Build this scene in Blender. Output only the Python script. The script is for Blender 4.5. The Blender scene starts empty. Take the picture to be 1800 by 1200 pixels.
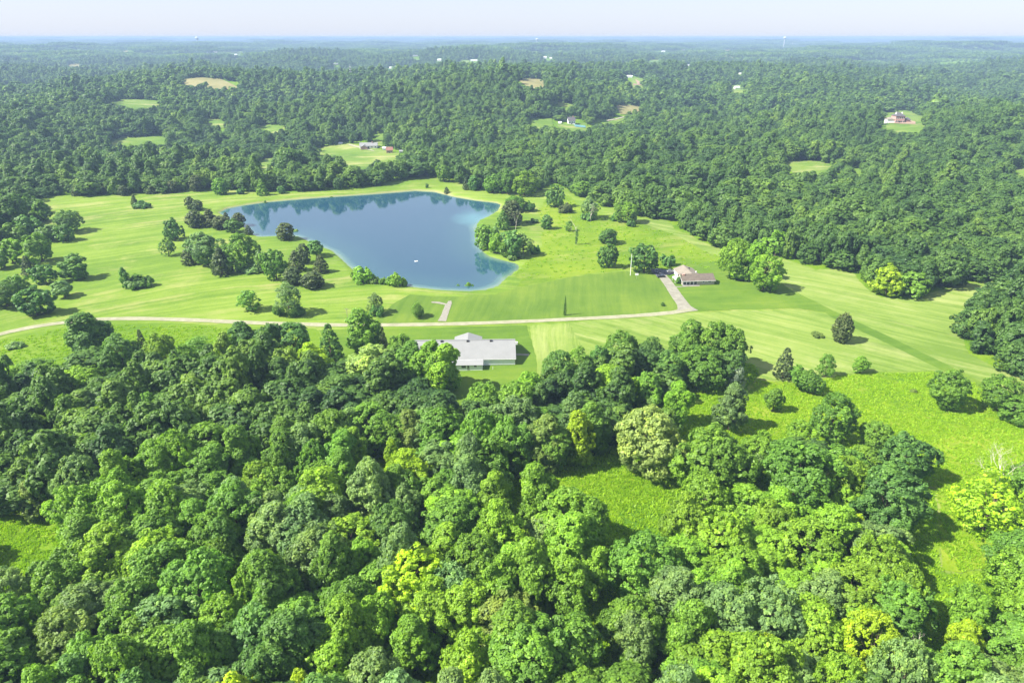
import bpy, bmesh, math, random
import numpy as np
from mathutils import Vector, Matrix
from mathutils.geometry import delaunay_2d_cdt

random.seed(11)
RNG = np.random.default_rng(11)
R_ = math.radians
SC = bpy.context.scene
COL = SC.collection

# ------------------------------------------------------------------ camera
CZ = 120.0
PITCH = math.atan(535 / 1200)
cam_d = bpy.data.cameras.new('camera')
cam_d.sensor_width = 36.0
cam_d.lens = 24.0
cam_d.clip_start = 1.0
cam_d.clip_end = 80000.0
cam = bpy.data.objects.new('camera', cam_d)
COL.objects.link(cam)
cam.location = (0, 0, CZ)
cam.rotation_euler = (math.pi / 2 - PITCH, 0, 0)
SC.camera = cam

# ------------------------------------------------------------------ light
SUN_EL, SUN_AZ = R_(46), R_(-105)          # azimuth clockwise from +Y: the sun stands to the left, a little behind the camera
sun_dir = Vector((math.sin(SUN_AZ) * math.cos(SUN_EL), math.cos(SUN_AZ) * math.cos(SUN_EL), math.sin(SUN_EL)))
sd = bpy.data.lights.new('sun', 'SUN')
sd.energy = 3.9
sd.angle = R_(0.55)
sd.color = (1.0, 0.95, 0.86)
so = bpy.data.objects.new('sun', sd)
COL.objects.link(so)
so.location = (-200, 50, 300)
so.rotation_euler = sun_dir.to_track_quat('Z', 'Y').to_euler()

W = bpy.data.worlds.new('World')
SC.world = W
W.use_nodes = True
wn = W.node_tree
wn.nodes.clear()
sky = wn.nodes.new('ShaderNodeTexSky')
sky.sky_type = 'NISHITA'
sky.sun_disc = False
sky.sun_elevation = SUN_EL
sky.sun_rotation = SUN_AZ
sky.altitude = 200
sky.air_density = 1.0
sky.dust_density = 0.8
sky.ozone_density = 2.0
bg = wn.nodes.new('ShaderNodeBackground')
bg.inputs['Strength'].default_value = 0.046
haze_mix = wn.nodes.new('ShaderNodeMix')           # milky summer sky: clear-air colours thinned with pale haze all over
haze_mix.data_type = 'RGBA'
haze_mix.inputs[0].default_value = 0.72
haze_mix.inputs[7].default_value = (4.85, 5.3, 6.5, 1)
wo = wn.nodes.new('ShaderNodeOutputWorld')
wn.links.new(sky.outputs[0], haze_mix.inputs[6])
wn.links.new(haze_mix.outputs[2], bg.inputs[0])
wn.links.new(bg.outputs[0], wo.inputs[0])

SC.view_settings.view_transform = 'Standard'
SC.view_settings.look = 'None'
SC.view_settings.gamma = 1.0
SC.view_settings.use_curve_mapping = False
SC.view_settings.exposure = 1.9
SC.render.engine = 'CYCLES'
cy = SC.cycles
cy.max_bounces = 6
cy.diffuse_bounces = 4
cy.glossy_bounces = 2
cy.transmission_bounces = 4
cy.volume_bounces = 0
cy.transparent_max_bounces = 4
cy.caustics_reflective = False
cy.caustics_refractive = False
cy.use_denoising = True
cy.denoiser = 'OPENIMAGEDENOISE'
cy.denoising_input_passes = 'RGB_ALBEDO_NORMAL'
cy.denoising_prefilter = 'ACCURATE'
cy.sample_clamp_indirect = 4.0

# ------------------------------------------------------------------ pixel rays (photo pixels, 1800 x 1200) and the lie of the land
FWD = np.array([0, math.cos(PITCH), -math.sin(PITCH)])
UPV = np.array([0, math.sin(PITCH), math.cos(PITCH)])
FOC = 1200.0


def ray(px, py):
    d = FWD + np.array([1, 0, 0]) * (px - 900) / FOC - UPV * (py - 600) / FOC
    return d / np.linalg.norm(d)


def project(P):
    P = np.atleast_2d(P) - np.array([0, 0, CZ])
    dep = P @ FWD
    return 900 + FOC * P[:, 0] / dep, 600 - FOC * (P @ UPV) / dep, dep


def sstep(a, b, x):
    t = np.clip((x - a) / (b - a), 0, 1)
    return t * t * (3 - 2 * t)


def seg_dist(x, y, poly, closed=True):
    x = np.asarray(x, float); y = np.asarray(y, float)
    best = np.full(x.shape, 1e18)
    inside = np.zeros(x.shape, bool)
    n = len(poly)
    for i in range(n if closed else n - 1):
        ax, ay = poly[i][0], poly[i][1]
        bx, by = poly[(i + 1) % n][0], poly[(i + 1) % n][1]
        dx, dy = bx - ax, by - ay
        t = np.clip(((x - ax) * dx + (y - ay) * dy) / (dx * dx + dy * dy + 1e-12), 0, 1)
        best = np.minimum(best, (x - ax - t * dx) ** 2 + (y - ay - t * dy) ** 2)
        if closed:
            c = ((ay > y) != (by > y)) & (x < (bx - ax) * (y - ay) / (by - ay + 1e-15) + ax)
            inside ^= c
    d = np.sqrt(best)
    return np.where(inside, -d, d) if closed else d


def in_poly(x, y, poly):
    x = np.asarray(x, float); y = np.asarray(y, float)
    inside = np.zeros(x.shape, bool)
    n = len(poly)
    for i in range(n):
        ax, ay = poly[i][0], poly[i][1]
        bx, by = poly[(i + 1) % n][0], poly[(i + 1) % n][1]
        inside ^= ((ay > y) != (by > y)) & (x < (bx - ax) * (y - ay) / (by - ay + 1e-15) + ax)
    return inside


def plane_pt(px, py, z):
    r = ray(px, py)
    t = (z - CZ) / r[2]
    return (r[0] * t, r[1] * t)


WATER_Z = -0.55
LAKE_PX = [(383, 374), (398, 366), (430, 360), (470, 354.5), (515, 350.5), (560, 347), (605, 344), (650, 341), (695, 337.5), (730, 334.5),
           (765, 336.5), (800, 345.5), (840, 352.5), (872, 356), (882, 360), (874, 371), (858, 380), (843, 386), (835.5, 394), (835, 404),
           (839, 425), (846, 442), (858, 451), (876, 456), (896, 461), (908, 464), (910, 471), (896, 482), (884, 490), (879, 497), (868, 504),
           (850, 508.5), (825, 511), (790, 510), (755, 507), (720, 503), (690, 498), (655, 491), (632, 481), (617, 469), (600, 453), (585, 440),
           (560, 431), (543, 423), (525, 415), (505, 413), (480, 415), (455, 416), (440, 409), (428, 397), (405, 386)]
LAKE = [plane_pt(x, y, WATER_Z) for x, y in LAKE_PX]

_wr = np.random.default_rng(5)
WAVES = []
for wl, amp, n in ((2600, 13, 5), (1200, 13, 6), (650, 13, 7), (380, 5, 6)):
    for k in range(n):
        a = _wr.uniform(0, 2 * math.pi)
        l = wl * _wr.uniform(0.75, 1.3)
        WAVES.append((math.cos(a) * 2 * math.pi / l, math.sin(a) * 2 * math.pi / l, _wr.uniform(0, 6.28), amp / math.sqrt(n)))
SWELL = []
for wl, amp, n in ((170, 0.5, 4), (90, 0.16, 4)):
    for k in range(n):
        a = _wr.uniform(0, 2 * math.pi)
        l = wl * _wr.uniform(0.8, 1.3)
        SWELL.append((math.cos(a) * 2 * math.pi / l, math.sin(a) * 2 * math.pi / l, _wr.uniform(0, 6.28), amp / math.sqrt(n)))


def height(x, y):
    x = np.asarray(x, float); y = np.asarray(y, float)
    r = np.hypot(x, y)
    far = sstep(470, 1150, np.hypot(x * 0.8, y))
    h = np.zeros(x.shape)
    for kx, ky, ph, am in WAVES:
        h = h + am * np.sin(kx * x + ky * y + ph)
    h = h * far
    h = h + far * (6 + 26 * sstep(1300, 6500, r))
    ridge = np.sin(x / 2300.0 + 1.3) + 0.6 * np.sin(x / 900.0 + y / 2600.0) + 0.4 * np.sin(x / 520.0 + 2)
    h = h + sstep(9500, 15000, y) * (22 + 9 * ridge)
    h = np.minimum(h, 104)
    s = np.zeros(x.shape)
    for kx, ky, ph, am in SWELL:
        s = s + am * np.sin(kx * x + ky * y + ph)
    near = r < 900
    if np.any(near):
        d = np.full(x.shape, 1e3)
        d[near] = seg_dist(x[near], y[near], LAKE)
        h = h + s * sstep(4, 60, d) * (1 - far)
        h = np.where(d < 1e3, h - 3.4 * (1 - sstep(-6.5, 3.0, d)), h)
    return h


def hgt(x, y):
    return float(height(np.array([x]), np.array([y]))[0])


_T = np.concatenate([np.linspace(60, 900, 1700), np.geomspace(901, 26000, 2500)])


def G(px, py, dz=0.0):
    """ground point (shifted up by dz) seen at a photo pixel"""
    r = ray(px, py)
    X = r[0] * _T; Y = r[1] * _T; Z = CZ + r[2] * _T
    d = Z - (height(X, Y) + dz)
    k = np.argmax(d < 0)
    if d[k] >= 0:
        k = len(_T) - 1
    t0, t1, d0, d1 = _T[k - 1], _T[k], d[k - 1], d[k]
    t = t0 + (t1 - t0) * d0 / (d0 - d1 + 1e-12) if d1 < 0 else t1
    return np.array([r[0] * t, r[1] * t, CZ + r[2] * t - dz])


def Gs(pts, dz=0.0):
    return [tuple(G(x, y, dz)) for x, y in pts]


# ------------------------------------------------------------------ scene helpers
def tag(o, label=None, cat=None, group=None, kind=None):
    if label: o['label'] = label
    if cat: o['category'] = cat
    if group: o['group'] = group
    if kind: o['kind'] = kind
    return o


def link(name, me, mats=None, parent=None, kind=None):
    o = bpy.data.objects.new(name, me)
    COL.objects.link(o)
    if mats is not None and me is not None and len(me.materials) == 0:
        for m in (mats if isinstance(mats, (list, tuple)) else [mats]):
            me.materials.append(m)
    if parent is not None: o.parent = parent
    if kind: o['kind'] = kind
    return o


def thing(name, label, cat, loc, rz=0.0, group=None):
    o = bpy.data.objects.new(name, None)
    COL.objects.link(o)
    o.empty_display_size = 0.5
    o.location = loc
    o.rotation_euler = (0, 0, rz)
    return tag(o, label, cat, group)


def np_mesh(name, V, F, attrs=None, smooth=False):
    """V (n,3), F (m,k) all polygons with k corners"""
    me = bpy.data.meshes.new(name)
    V = np.asarray(V, np.float32); F = np.asarray(F, np.int32)
    k = F.shape[1]
    me.vertices.add(len(V)); me.vertices.foreach_set('co', V.ravel())
    me.loops.add(F.size); me.loops.foreach_set('vertex_index', F.ravel())
    me.polygons.add(len(F))
    me.polygons.foreach_set('loop_start', np.arange(0, F.size, k, dtype=np.int32))
    me.update(calc_edges=True)
    if smooth:
        me.polygons.foreach_set('use_smooth', np.ones(len(F), bool))
    for nm, dom, arr in (attrs or []):
        a = me.attributes.new(nm, 'FLOAT', dom)
        a.data.foreach_set('value', np.asarray(arr, np.float32))
    me.validate()
    return me


class MB:
    def __init__(s):
        s.v = []; s.f = []

    def add(s, vs, fs):
        b = len(s.v); s.v += [tuple(p) for p in vs]; s.f += [tuple(b + i for i in f) for f in fs]
        return s

    def box(s, x0, x1, y0, y1, z0, z1):
        return s.add([(x0, y0, z0), (x1, y0, z0), (x1, y1, z0), (x0, y1, z0), (x0, y0, z1), (x1, y0, z1), (x1, y1, z1), (x0, y1, z1)],
                     [(0, 3, 2, 1), (4, 5, 6, 7), (0, 1, 5, 4), (1, 2, 6, 5), (2, 3, 7, 6), (3, 0, 4, 7)])

    def slab(s, quad, t):
        """a plate: four corners and a thickness downwards along its normal"""
        q = [Vector(p) for p in quad]
        n = (q[1] - q[0]).cross(q[3] - q[0]).normalized()
        if n.z < 0: n = -n; q = q[::-1]
        lo = [p - n * t for p in q]
        return s.add([*q, *lo], [(0, 1, 2, 3), (7, 6, 5, 4), (0, 4, 5, 1), (1, 5, 6, 2), (2, 6, 7, 3), (3, 7, 4, 0)])

    def tube(s, pts, rads, n=6, cap=True):
        pts = [Vector(p) for p in pts]
        b = len(s.v)
        for i, p in enumerate(pts):
            d = (pts[min(i + 1, len(pts) - 1)] - pts[max(i - 1, 0)])
            if d.length < 1e-6: d = Vector((0, 0, 1))
            d.normalize()
            u = d.orthogonal().normalized() if abs(d.z) < 0.999 else Vector((1, 0, 0))
            w = d.cross(u)
            for k in range(n):
                a = 2 * math.pi * k / n
                s.v.append(tuple(p + (u * math.cos(a) + w * math.sin(a)) * rads[i]))
        for i in range(len(pts) - 1):
            for k in range(n):
                s.f.append((b + i * n + k, b + i * n + (k + 1) % n, b + (i + 1) * n + (k + 1) % n, b + (i + 1) * n + k))
        if cap:
            s.f.append(tuple(b + k for k in range(n))[::-1])
            e = b + (len(pts) - 1) * n
            s.f.append(tuple(e + k for k in range(n)))
        return s

    def lathe(s, prof, n=16, c=(0, 0, 0)):
        b = len(s.v)
        for r, z in prof:
            for k in range(n):
                a = 2 * math.pi * k / n
                s.v.append((c[0] + r * math.cos(a), c[1] + r * math.sin(a), c[2] + z))
        for i in range(len(prof) - 1):
            for k in range(n):
                s.f.append((b + i * n + k, b + i * n + (k + 1) % n, b + (i + 1) * n + (k + 1) % n, b + (i + 1) * n + k))
        s.f.append(tuple(b + k for k in range(n))[::-1])
        e = b + (len(prof) - 1) * n
        s.f.append(tuple(e + k for k in range(n)))
        return s

    def mesh(s, name):
        me = bpy.data.meshes.new(name)
        me.from_pydata(s.v, [], s.f)
        me.update()
        return me

    def build(s, name, mat, parent=None):
        return link(name, s.mesh(name), mat, parent)


# ------------------------------------------------------------------ materials
def new_mat(name):
    m = bpy.data.materials.new(name)
    m.use_nodes = True
    m.node_tree.nodes.clear()
    return m, m.node_tree


def N(nt, typ, **kw):
    n = nt.nodes.new(typ)
    for k, v in kw.items():
        if k.startswith('i_'):
            key = k[2:]
            n.inputs[int(key) if key.isdigit() else key].default_value = v
        else:
            setattr(n, k, v)
    return n


def mixc(nt, fac, a, b, blend='MIX'):
    n = nt.nodes.new('ShaderNodeMix')
    n.data_type = 'RGBA'; n.blend_type = blend
    for sock, val in ((n.inputs[0], fac), (n.inputs[6], a), (n.inputs[7], b)):
        if hasattr(val, 'is_output'): nt.links.new(val, sock)
        elif isinstance(val, (int, float)): sock.default_value = val
        else: sock.default_value = (*val, 1) if len(val) == 3 else val
    return n.outputs[2]


def mathn(nt, op, a, b=None, clamp=False):
    n = nt.nodes.new('ShaderNodeMath')
    n.operation = op; n.use_clamp = clamp
    for sock, val in ((n.inputs[0], a), (n.inputs[1], b)):
        if val is None: continue
        if hasattr(val, 'is_output'): nt.links.new(val, sock)
        else: sock.default_value = val
    return n.outputs[0]


def ramp(nt, fac, stops):
    n = nt.nodes.new('ShaderNodeValToRGB')
    e = n.color_ramp.elements
    while len(e) > 1: e.remove(e[-1])
    e[0].position = stops[0][0]; e[0].color = (*stops[0][1], 1) if len(stops[0][1]) == 3 else stops[0][1]
    for p, c in stops[1:]:
        q = e.new(p); q.color = (*c, 1) if len(c) == 3 else c
    nt.links.new(fac, n.inputs[0])
    return n.outputs[0]


def rng_map(nt, v, a, b, c, d):
    n = nt.nodes.new('ShaderNodeMapRange')
    nt.links.new(v, n.inputs[0])
    for i, x in enumerate((a, b, c, d)): n.inputs[1 + i].default_value = x
    return n.outputs[0]


def noise(nt, vec, scale, detail=3, rough=0.55, dist=0.0):
    n = N(nt, 'ShaderNodeTexNoise')
    n.inputs['Scale'].default_value = scale
    n.inputs['Detail'].default_value = detail
    n.inputs['Roughness'].default_value = rough
    n.inputs['Distortion'].default_value = dist
    if vec is not None: nt.links.new(vec, n.inputs['Vector'])
    return n.outputs[0]


def finish(nt, shader):
    o = nt.nodes.new('ShaderNodeOutputMaterial')
    nt.links.new(shader, o.inputs['Surface'])


def simple_mat(name, col, rough=0.7, spec=0.3, var=0.12, scale=1.5, metal=0.0, obj=True):
    m, nt = new_mat(name)
    tc = N(nt, 'ShaderNodeTexCoord')
    vec = tc.outputs['Object'] if obj else N(nt, 'ShaderNodeNewGeometry').outputs['Position']
    f = noise(nt, vec, scale, 4, 0.6)
    c = mixc(nt, rng_map(nt, f, 0.3, 0.7, 0, 1), tuple(x * (1 - var) for x in col), tuple(min(1, x * (1 + var)) for x in col))
    b = N(nt, 'ShaderNodeBsdfPrincipled')
    nt.links.new(c, b.inputs['Base Color'])
    b.inputs['Roughness'].default_value = rough
    b.inputs['Specular IOR Level'].default_value = spec
    b.inputs['Metallic'].default_value = metal
    finish(nt, b.outputs[0])
    return m


def leaf_shader(nt, col, trans=0.42, spec=0.2, rough=0.55):
    p = N(nt, 'ShaderNodeBsdfPrincipled')
    nt.links.new(col, p.inputs['Base Color'])
    p.inputs['Roughness'].default_value = rough
    p.inputs['Specular IOR Level'].default_value = spec
    t = N(nt, 'ShaderNodeBsdfTranslucent')
    nt.links.new(mixc(nt, 1.0, col, (0.95, 1.0, 0.5), 'MULTIPLY'), t.inputs[0])
    ad = N(nt, 'ShaderNodeAddShader')       # a leaf both reflects and lets light through
    nt.links.new(p.outputs[0], ad.inputs[0]); nt.links.new(t.outputs[0], ad.inputs[1])
    finish(nt, ad.outputs[0])


def leaf_material(name):
    m, nt = new_mat(name)
    oi = N(nt, 'ShaderNodeObjectInfo')
    at = N(nt, 'ShaderNodeAttribute', attribute_name='tone')
    c = mixc(nt, 1.0, oi.outputs['Color'], ramp(nt, at.outputs['Fac'], [(0, (0.66, 0.70, 0.74)), (0.5, (1, 1, 1)), (1, (1.5, 1.36, 1.0))]), 'MULTIPLY')
    leaf_shader(nt, c)
    return m


def far_leaf_material(name, stops):
    m, nt = new_mat(name)
    oi = N(nt, 'ShaderNodeObjectInfo')
    at = N(nt, 'ShaderNodeAttribute', attribute_name='tone')
    geo = N(nt, 'ShaderNodeNewGeometry')
    big = noise(nt, geo.outputs['Position'], 0.011, 4, 0.62)
    f = mathn(nt, 'ADD', mathn(nt, 'MULTIPLY', oi.outputs['Random'], 0.55), mathn(nt, 'MULTIPLY', rng_map(nt, big, 0.33, 0.67, 0, 1), 0.45))
    c = ramp(nt, f, stops)
    c = mixc(nt, 1.0, c, ramp(nt, at.outputs['Fac'], [(0, (0.65, 0.7, 0.8)), (0.5, (1, 1, 1)), (1, (1.45, 1.32, 1.0))]), 'MULTIPLY')
    leaf_shader(nt, c, 0.4)
    return m


LEAF = leaf_material('leaves')
FAR_STOPS = [(0.0, (0.022, 0.056, 0.016)), (0.25, (0.040, 0.086, 0.018)), (0.5, (0.057, 0.113, 0.020)),
             (0.75, (0.078, 0.140, 0.022)), (0.92, (0.105, 0.170, 0.023)), (1.0, (0.14, 0.20, 0.022))]
FARLEAF = far_leaf_material('wood_leaves', FAR_STOPS)
BARK = simple_mat('bark', (0.11, 0.085, 0.06), 0.9, 0.1, 0.35, 3.0)
DEADWOOD = simple_mat('bleached_wood', (0.42, 0.38, 0.32), 0.85, 0.1, 0.25, 2.0)


def grass_material(name, lo, mid, hi, ang=0.0, streak=0.5, across=0.35, patch=0.018, dry=None, dryamt=0.0, center=None, fine=0.5, bump=0.4, shore=False):
    """turf: broad patches, fine grain and mowing streaks (straight along ang, or rings round a centre)"""
    m, nt = new_mat(name)
    geo = N(nt, 'ShaderNodeNewGeometry')
    P = geo.outputs['Position']
    wob = noise(nt, P, 0.02, 2, 0.5)
    mp = N(nt, 'ShaderNodeMapping', vector_type='POINT')
    nt.links.new(P, mp.inputs[0])
    if center is None:
        mp.inputs['Rotation'].default_value = (0, 0, -ang)
        sep = N(nt, 'ShaderNodeSeparateXYZ'); nt.links.new(mp.outputs[0], sep.inputs[0])
        along, acr = sep.outputs[0], sep.outputs[1]
    else:
        mp.inputs['Location'].default_value = (-center[0], -center[1], 0)
        ln = N(nt, 'ShaderNodeVectorMath', operation='LENGTH'); nt.links.new(mp.outputs[0], ln.inputs[0])
        sep = N(nt, 'ShaderNodeSeparateXYZ'); nt.links.new(mp.outputs[0], sep.inputs[0])
        along, acr = mathn(nt, 'MULTIPLY', mathn(nt, 'ARCTAN2', sep.outputs[1], sep.outputs[0]), 60.0), ln.outputs['Value']
    acr = mathn(nt, 'ADD', acr, mathn(nt, 'MULTIPLY', wob, 14.0 if center is not None else 5.0))
    cx = N(nt, 'ShaderNodeCombineXYZ')
    nt.links.new(mathn(nt, 'MULTIPLY', along, 0.02), cx.inputs[0])
    nt.links.new(mathn(nt, 'MULTIPLY', acr, across), cx.inputs[1])
    st = noise(nt, cx.outputs[0], 1.0, 3, 0.6)
    st = rng_map(nt, st, 0.34, 0.66, 0, 1)
    pt = rng_map(nt, noise(nt, P, patch, 5, 0.62), 0.3, 0.7, 0, 1)
    fn = rng_map(nt, mathn(nt, 'ADD', mathn(nt, 'MULTIPLY', noise(nt, P, 0.75, 5, 0.72), 0.6), mathn(nt, 'MULTIPLY', noise(nt, P, 0.16, 4, 0.65), 0.4)), 0.33, 0.67, 0, 1)
    f = mathn(nt, 'ADD', mathn(nt, 'MULTIPLY', pt, 1 - 0.55 * streak), mathn(nt, 'MULTIPLY', st, 0.55 * streak))
    f = mathn(nt, 'ADD', mathn(nt, 'MULTIPLY', f, 1 - 0.45 * fine), mathn(nt, 'MULTIPLY', fn, 0.45 * fine))
    c = ramp(nt, rng_map(nt, f, 0.22, 0.78, 0, 1), [(0.05, lo), (0.5, mid), (0.95, hi)])
    if dry is not None:
        dm = noise(nt, cx.outputs[0], 0.6, 4, 0.65, 0.6)
        dm2 = noise(nt, P, 0.03, 5, 0.7)
        mk = rng_map(nt, mathn(nt, 'ADD', mathn(nt, 'MULTIPLY', dm, 0.5), mathn(nt, 'MULTIPLY', dm2, 0.5)), 0.51, 0.63, 0, dryamt)
        c = mixc(nt, mk, c, dry)
    if shore:
        at = N(nt, 'ShaderNodeAttribute', attribute_name='shore')
        s = mathn(nt, 'ADD', at.outputs['Fac'], mathn(nt, 'MULTIPLY', noise(nt, P, 0.12, 4, 0.7), 4.0))
        c = mixc(nt, rng_map(nt, s, 1.6, 3.2, 0.7, 0), c, (0.22, 0.21, 0.11))
    b = N(nt, 'ShaderNodeBsdfPrincipled')
    nt.links.new(c, b.inputs['Base Color'])
    b.inputs['Roughness'].default_value = 0.85
    b.inputs['Specular IOR Level'].default_value = 0.1
    bp = N(nt, 'ShaderNodeBump')
    bp.inputs['Strength'].default_value = bump
    bp.inputs['Distance'].default_value = 0.3
    nt.links.new(mathn(nt, 'ADD', fn, mathn(nt, 'MULTIPLY', st, 0.6 * streak)), bp.inputs['Height'])
    nt.links.new(bp.outputs[0], b.inputs['Normal'])
    finish(nt, b.outputs[0])
    return m


UNDER = grass_material('forest_floor', (0.06, 0.135, 0.007), (0.095, 0.18, 0.008), (0.14, 0.22, 0.012), 0, 0.0, patch=0.05, fine=0.8, bump=0.8)
M_MEADOW = grass_material('meadow_turf', (0.0757, 0.1439, 0.0131), (0.1173, 0.1905, 0.0191), (0.1628, 0.2332, 0.0329), 0, 0.75, 0.22, 0.012,
                          dry=(0.30, 0.28, 0.11), dryamt=0.55, center=(-60, 150), fine=0.45, shore=True)
M_PASTURE = grass_material('pasture_turf', (0.0744, 0.1435, 0.0073), (0.1175, 0.1888, 0.0094), (0.1567, 0.2190, 0.0156), R_(15), 0.25, 0.2, 0.016,
                           dry=(0.27, 0.26, 0.09), dryamt=0.4, fine=0.6, bump=0.5)
M_LAWN = grass_material('lawn_turf', (0.0630, 0.1209, 0.0134), (0.0883, 0.1495, 0.0170), (0.1220, 0.1815, 0.0218), R_(84), 0.5, 0.30, 0.014, fine=0.35)
M_YARD = grass_material('yard_turf', (0.0622, 0.1222, 0.0122), (0.0829, 0.1501, 0.0146), (0.1119, 0.1746, 0.0182), R_(5), 0.45, 0.35, 0.02, fine=0.35)
M_HAY = grass_material('hay_turf', (0.0975, 0.1617, 0.0216), (0.1397, 0.2065, 0.0360), (0.1885, 0.2443, 0.0552), R_(-38), 0.9, 0.30, 0.014,
                       dry=(0.33, 0.33, 0.14), dryamt=0.4, fine=0.4)
M_HAYS = grass_material('hay_stripe_turf', (0.0975, 0.1617, 0.0216), (0.1397, 0.2065, 0.0360), (0.1885, 0.2443, 0.0552), R_(88), 0.95, 0.45, 0.014,
                        dry=(0.33, 0.33, 0.14), dryamt=0.3, fine=0.35)
M_VERGE = grass_material('verge_turf', (0.0655, 0.1384, 0.0084), (0.0963, 0.1711, 0.0111), (0.1310, 0.2004, 0.0194), R_(8), 0.5, 0.3, 0.025, fine=0.55)
M_TALL = grass_material('tall_meadow_turf', (0.0697, 0.1455, 0.0060), (0.1107, 0.1915, 0.0060), (0.1558, 0.2260, 0.0100), R_(20), 0.15, 0.3, 0.03,
                        dry=(0.30, 0.30, 0.06), dryamt=0.35, fine=0.9, bump=0.8)
M_FAR = grass_material('far_field_turf', (0.0673, 0.1330, 0.0140), (0.1040, 0.1750, 0.0220), (0.1469, 0.2030, 0.0360), R_(10), 0.5, 0.1, 0.01,
                       dry=(0.32, 0.29, 0.13), dryamt=0.6, fine=0.2, bump=0.1)
M_STUBBLE = grass_material('stubble_turf', (0.1540, 0.1540, 0.0560), (0.1960, 0.1820, 0.0700), (0.2380, 0.2170, 0.0980), 0, 0.5, 0.1, 0.01, fine=0.2, bump=0.1)
M_GRAVEL = simple_mat('gravel', (0.27, 0.26, 0.185), 0.9, 0.1, 0.14, 0.6, obj=False)
M_ROAD, nt = new_mat('two_track_gravel')
at = N(nt, 'ShaderNodeAttribute', attribute_name='shore')
P_ = N(nt, 'ShaderNodeNewGeometry').outputs['Position']
au = mathn(nt, 'ABSOLUTE', at.outputs['Fac'])
wobble = mathn(nt, 'MULTIPLY', mathn(nt, 'SUBTRACT', noise(nt, P_, 0.5, 4, 0.7), 0.5), 0.55)
au = mathn(nt, 'ADD', au, wobble)
c = mixc(nt, rng_map(nt, noise(nt, P_, 0.25, 4, 0.65), 0.3, 0.7, 0, 1), (0.215, 0.205, 0.14), (0.30, 0.285, 0.205))
c = mixc(nt, rng_map(nt, au, 0.04, 0.22, 0.55, 0), c, (0.13, 0.18, 0.045))
c = mixc(nt, rng_map(nt, au, 0.80, 1.0, 0, 0.9), c, (0.12, 0.19, 0.035))
b = N(nt, 'ShaderNodeBsdfPrincipled'); nt.links.new(c, b.inputs['Base Color']); b.inputs['Roughness'].default_value = 0.95; b.inputs['Specular IOR Level'].default_value = 0.1
finish(nt, b.outputs[0])
M_DRIVE = simple_mat('worn_asphalt_drive', (0.21, 0.202, 0.16), 0.9, 0.1, 0.2, 0.35, obj=False)
M_PAD = simple_mat('asphalt_pad', (0.11, 0.11, 0.118), 0.9, 0.1, 0.2, 0.5, obj=False)
M_CONC = simple_mat('concrete', (0.21, 0.20, 0.165), 0.85, 0.15, 0.2, 0.8, obj=False)
M_SOIL = simple_mat('bare_soil', (0.26, 0.19, 0.13), 0.95, 0.05, 0.2, 0.1, obj=False)

# ------------------------------------------------------------------ the open ground: polygons traced at ground level
MAIN_PX = [(-90, 470), (0, 452), (20, 430), (40, 400), (50, 370), (62, 350), (85, 344), (140, 344), (200, 342), (260, 340), (300, 338), (345, 335),
           (400, 333), (440, 338), (480, 338), (520, 339), (560, 336), (600, 335), (640, 330), (660, 327), (690, 318), (730, 312), (765, 311),
           (800, 318), (830, 332), (870, 337), (935, 342), (960, 328), (1005, 331), (1012, 345), (1045, 347), (1055, 362), (1085, 366), (1105, 372),
           (1135, 382), (1172, 384), (1186, 402), (1210, 410), (1240, 426), (1265, 437), (1330, 446), (1365, 450), (1405, 462), (1432, 474),
           (1465, 471), (1502, 481), (1522, 506), (1548, 522), (1590, 524), (1640, 514), (1700, 498), (1745, 492), (1775, 482), (1830, 470), (1900, 462),
           (1900, 478), (1840, 490), (1785, 505), (1745, 538), (1708, 566), (1692, 595), (1702, 622), (1742, 644), (1790, 660), (1850, 680), (1960, 720),
           (1960, 850), (1860, 905), (1770, 960), (1745, 995), (1690, 1012), (1655, 1005), (1645, 960), (1650, 905), (1640, 860), (1600, 850),
           (1480, 802), (1400, 800), (1330, 800), (1290, 768), (1240, 752), (1185, 780), (1190, 712), (1255, 696), (1310, 690), (1335, 655),
           (1325, 640), (1290, 633), (1200, 633), (1120, 652), (1050, 667), (990, 682), (945, 692), (925, 680), (885, 692), (845, 717), (790, 722),
           (774, 700), (780, 664), (735, 650), (700, 656), (660, 662), (600, 664), (540, 662), (460, 642), (400, 652), (330, 652), (300, 650),
           (260, 658), (230, 655), (200, 660), (140, 650), (110, 665), (60, 690), (0, 690), (-90, 690)]
CLEAR_PX = [
    [(980, 864), (1008, 842), (1080, 835), (1150, 836), (1206, 841), (1210, 864), (1150, 878), (1098, 896), (1078, 920), (1060, 912), (1036, 884)],
    [(-60, 880), (0, 895), (35, 905), (72, 955), (62, 985), (20, 985), (-60, 970)],
]
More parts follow.
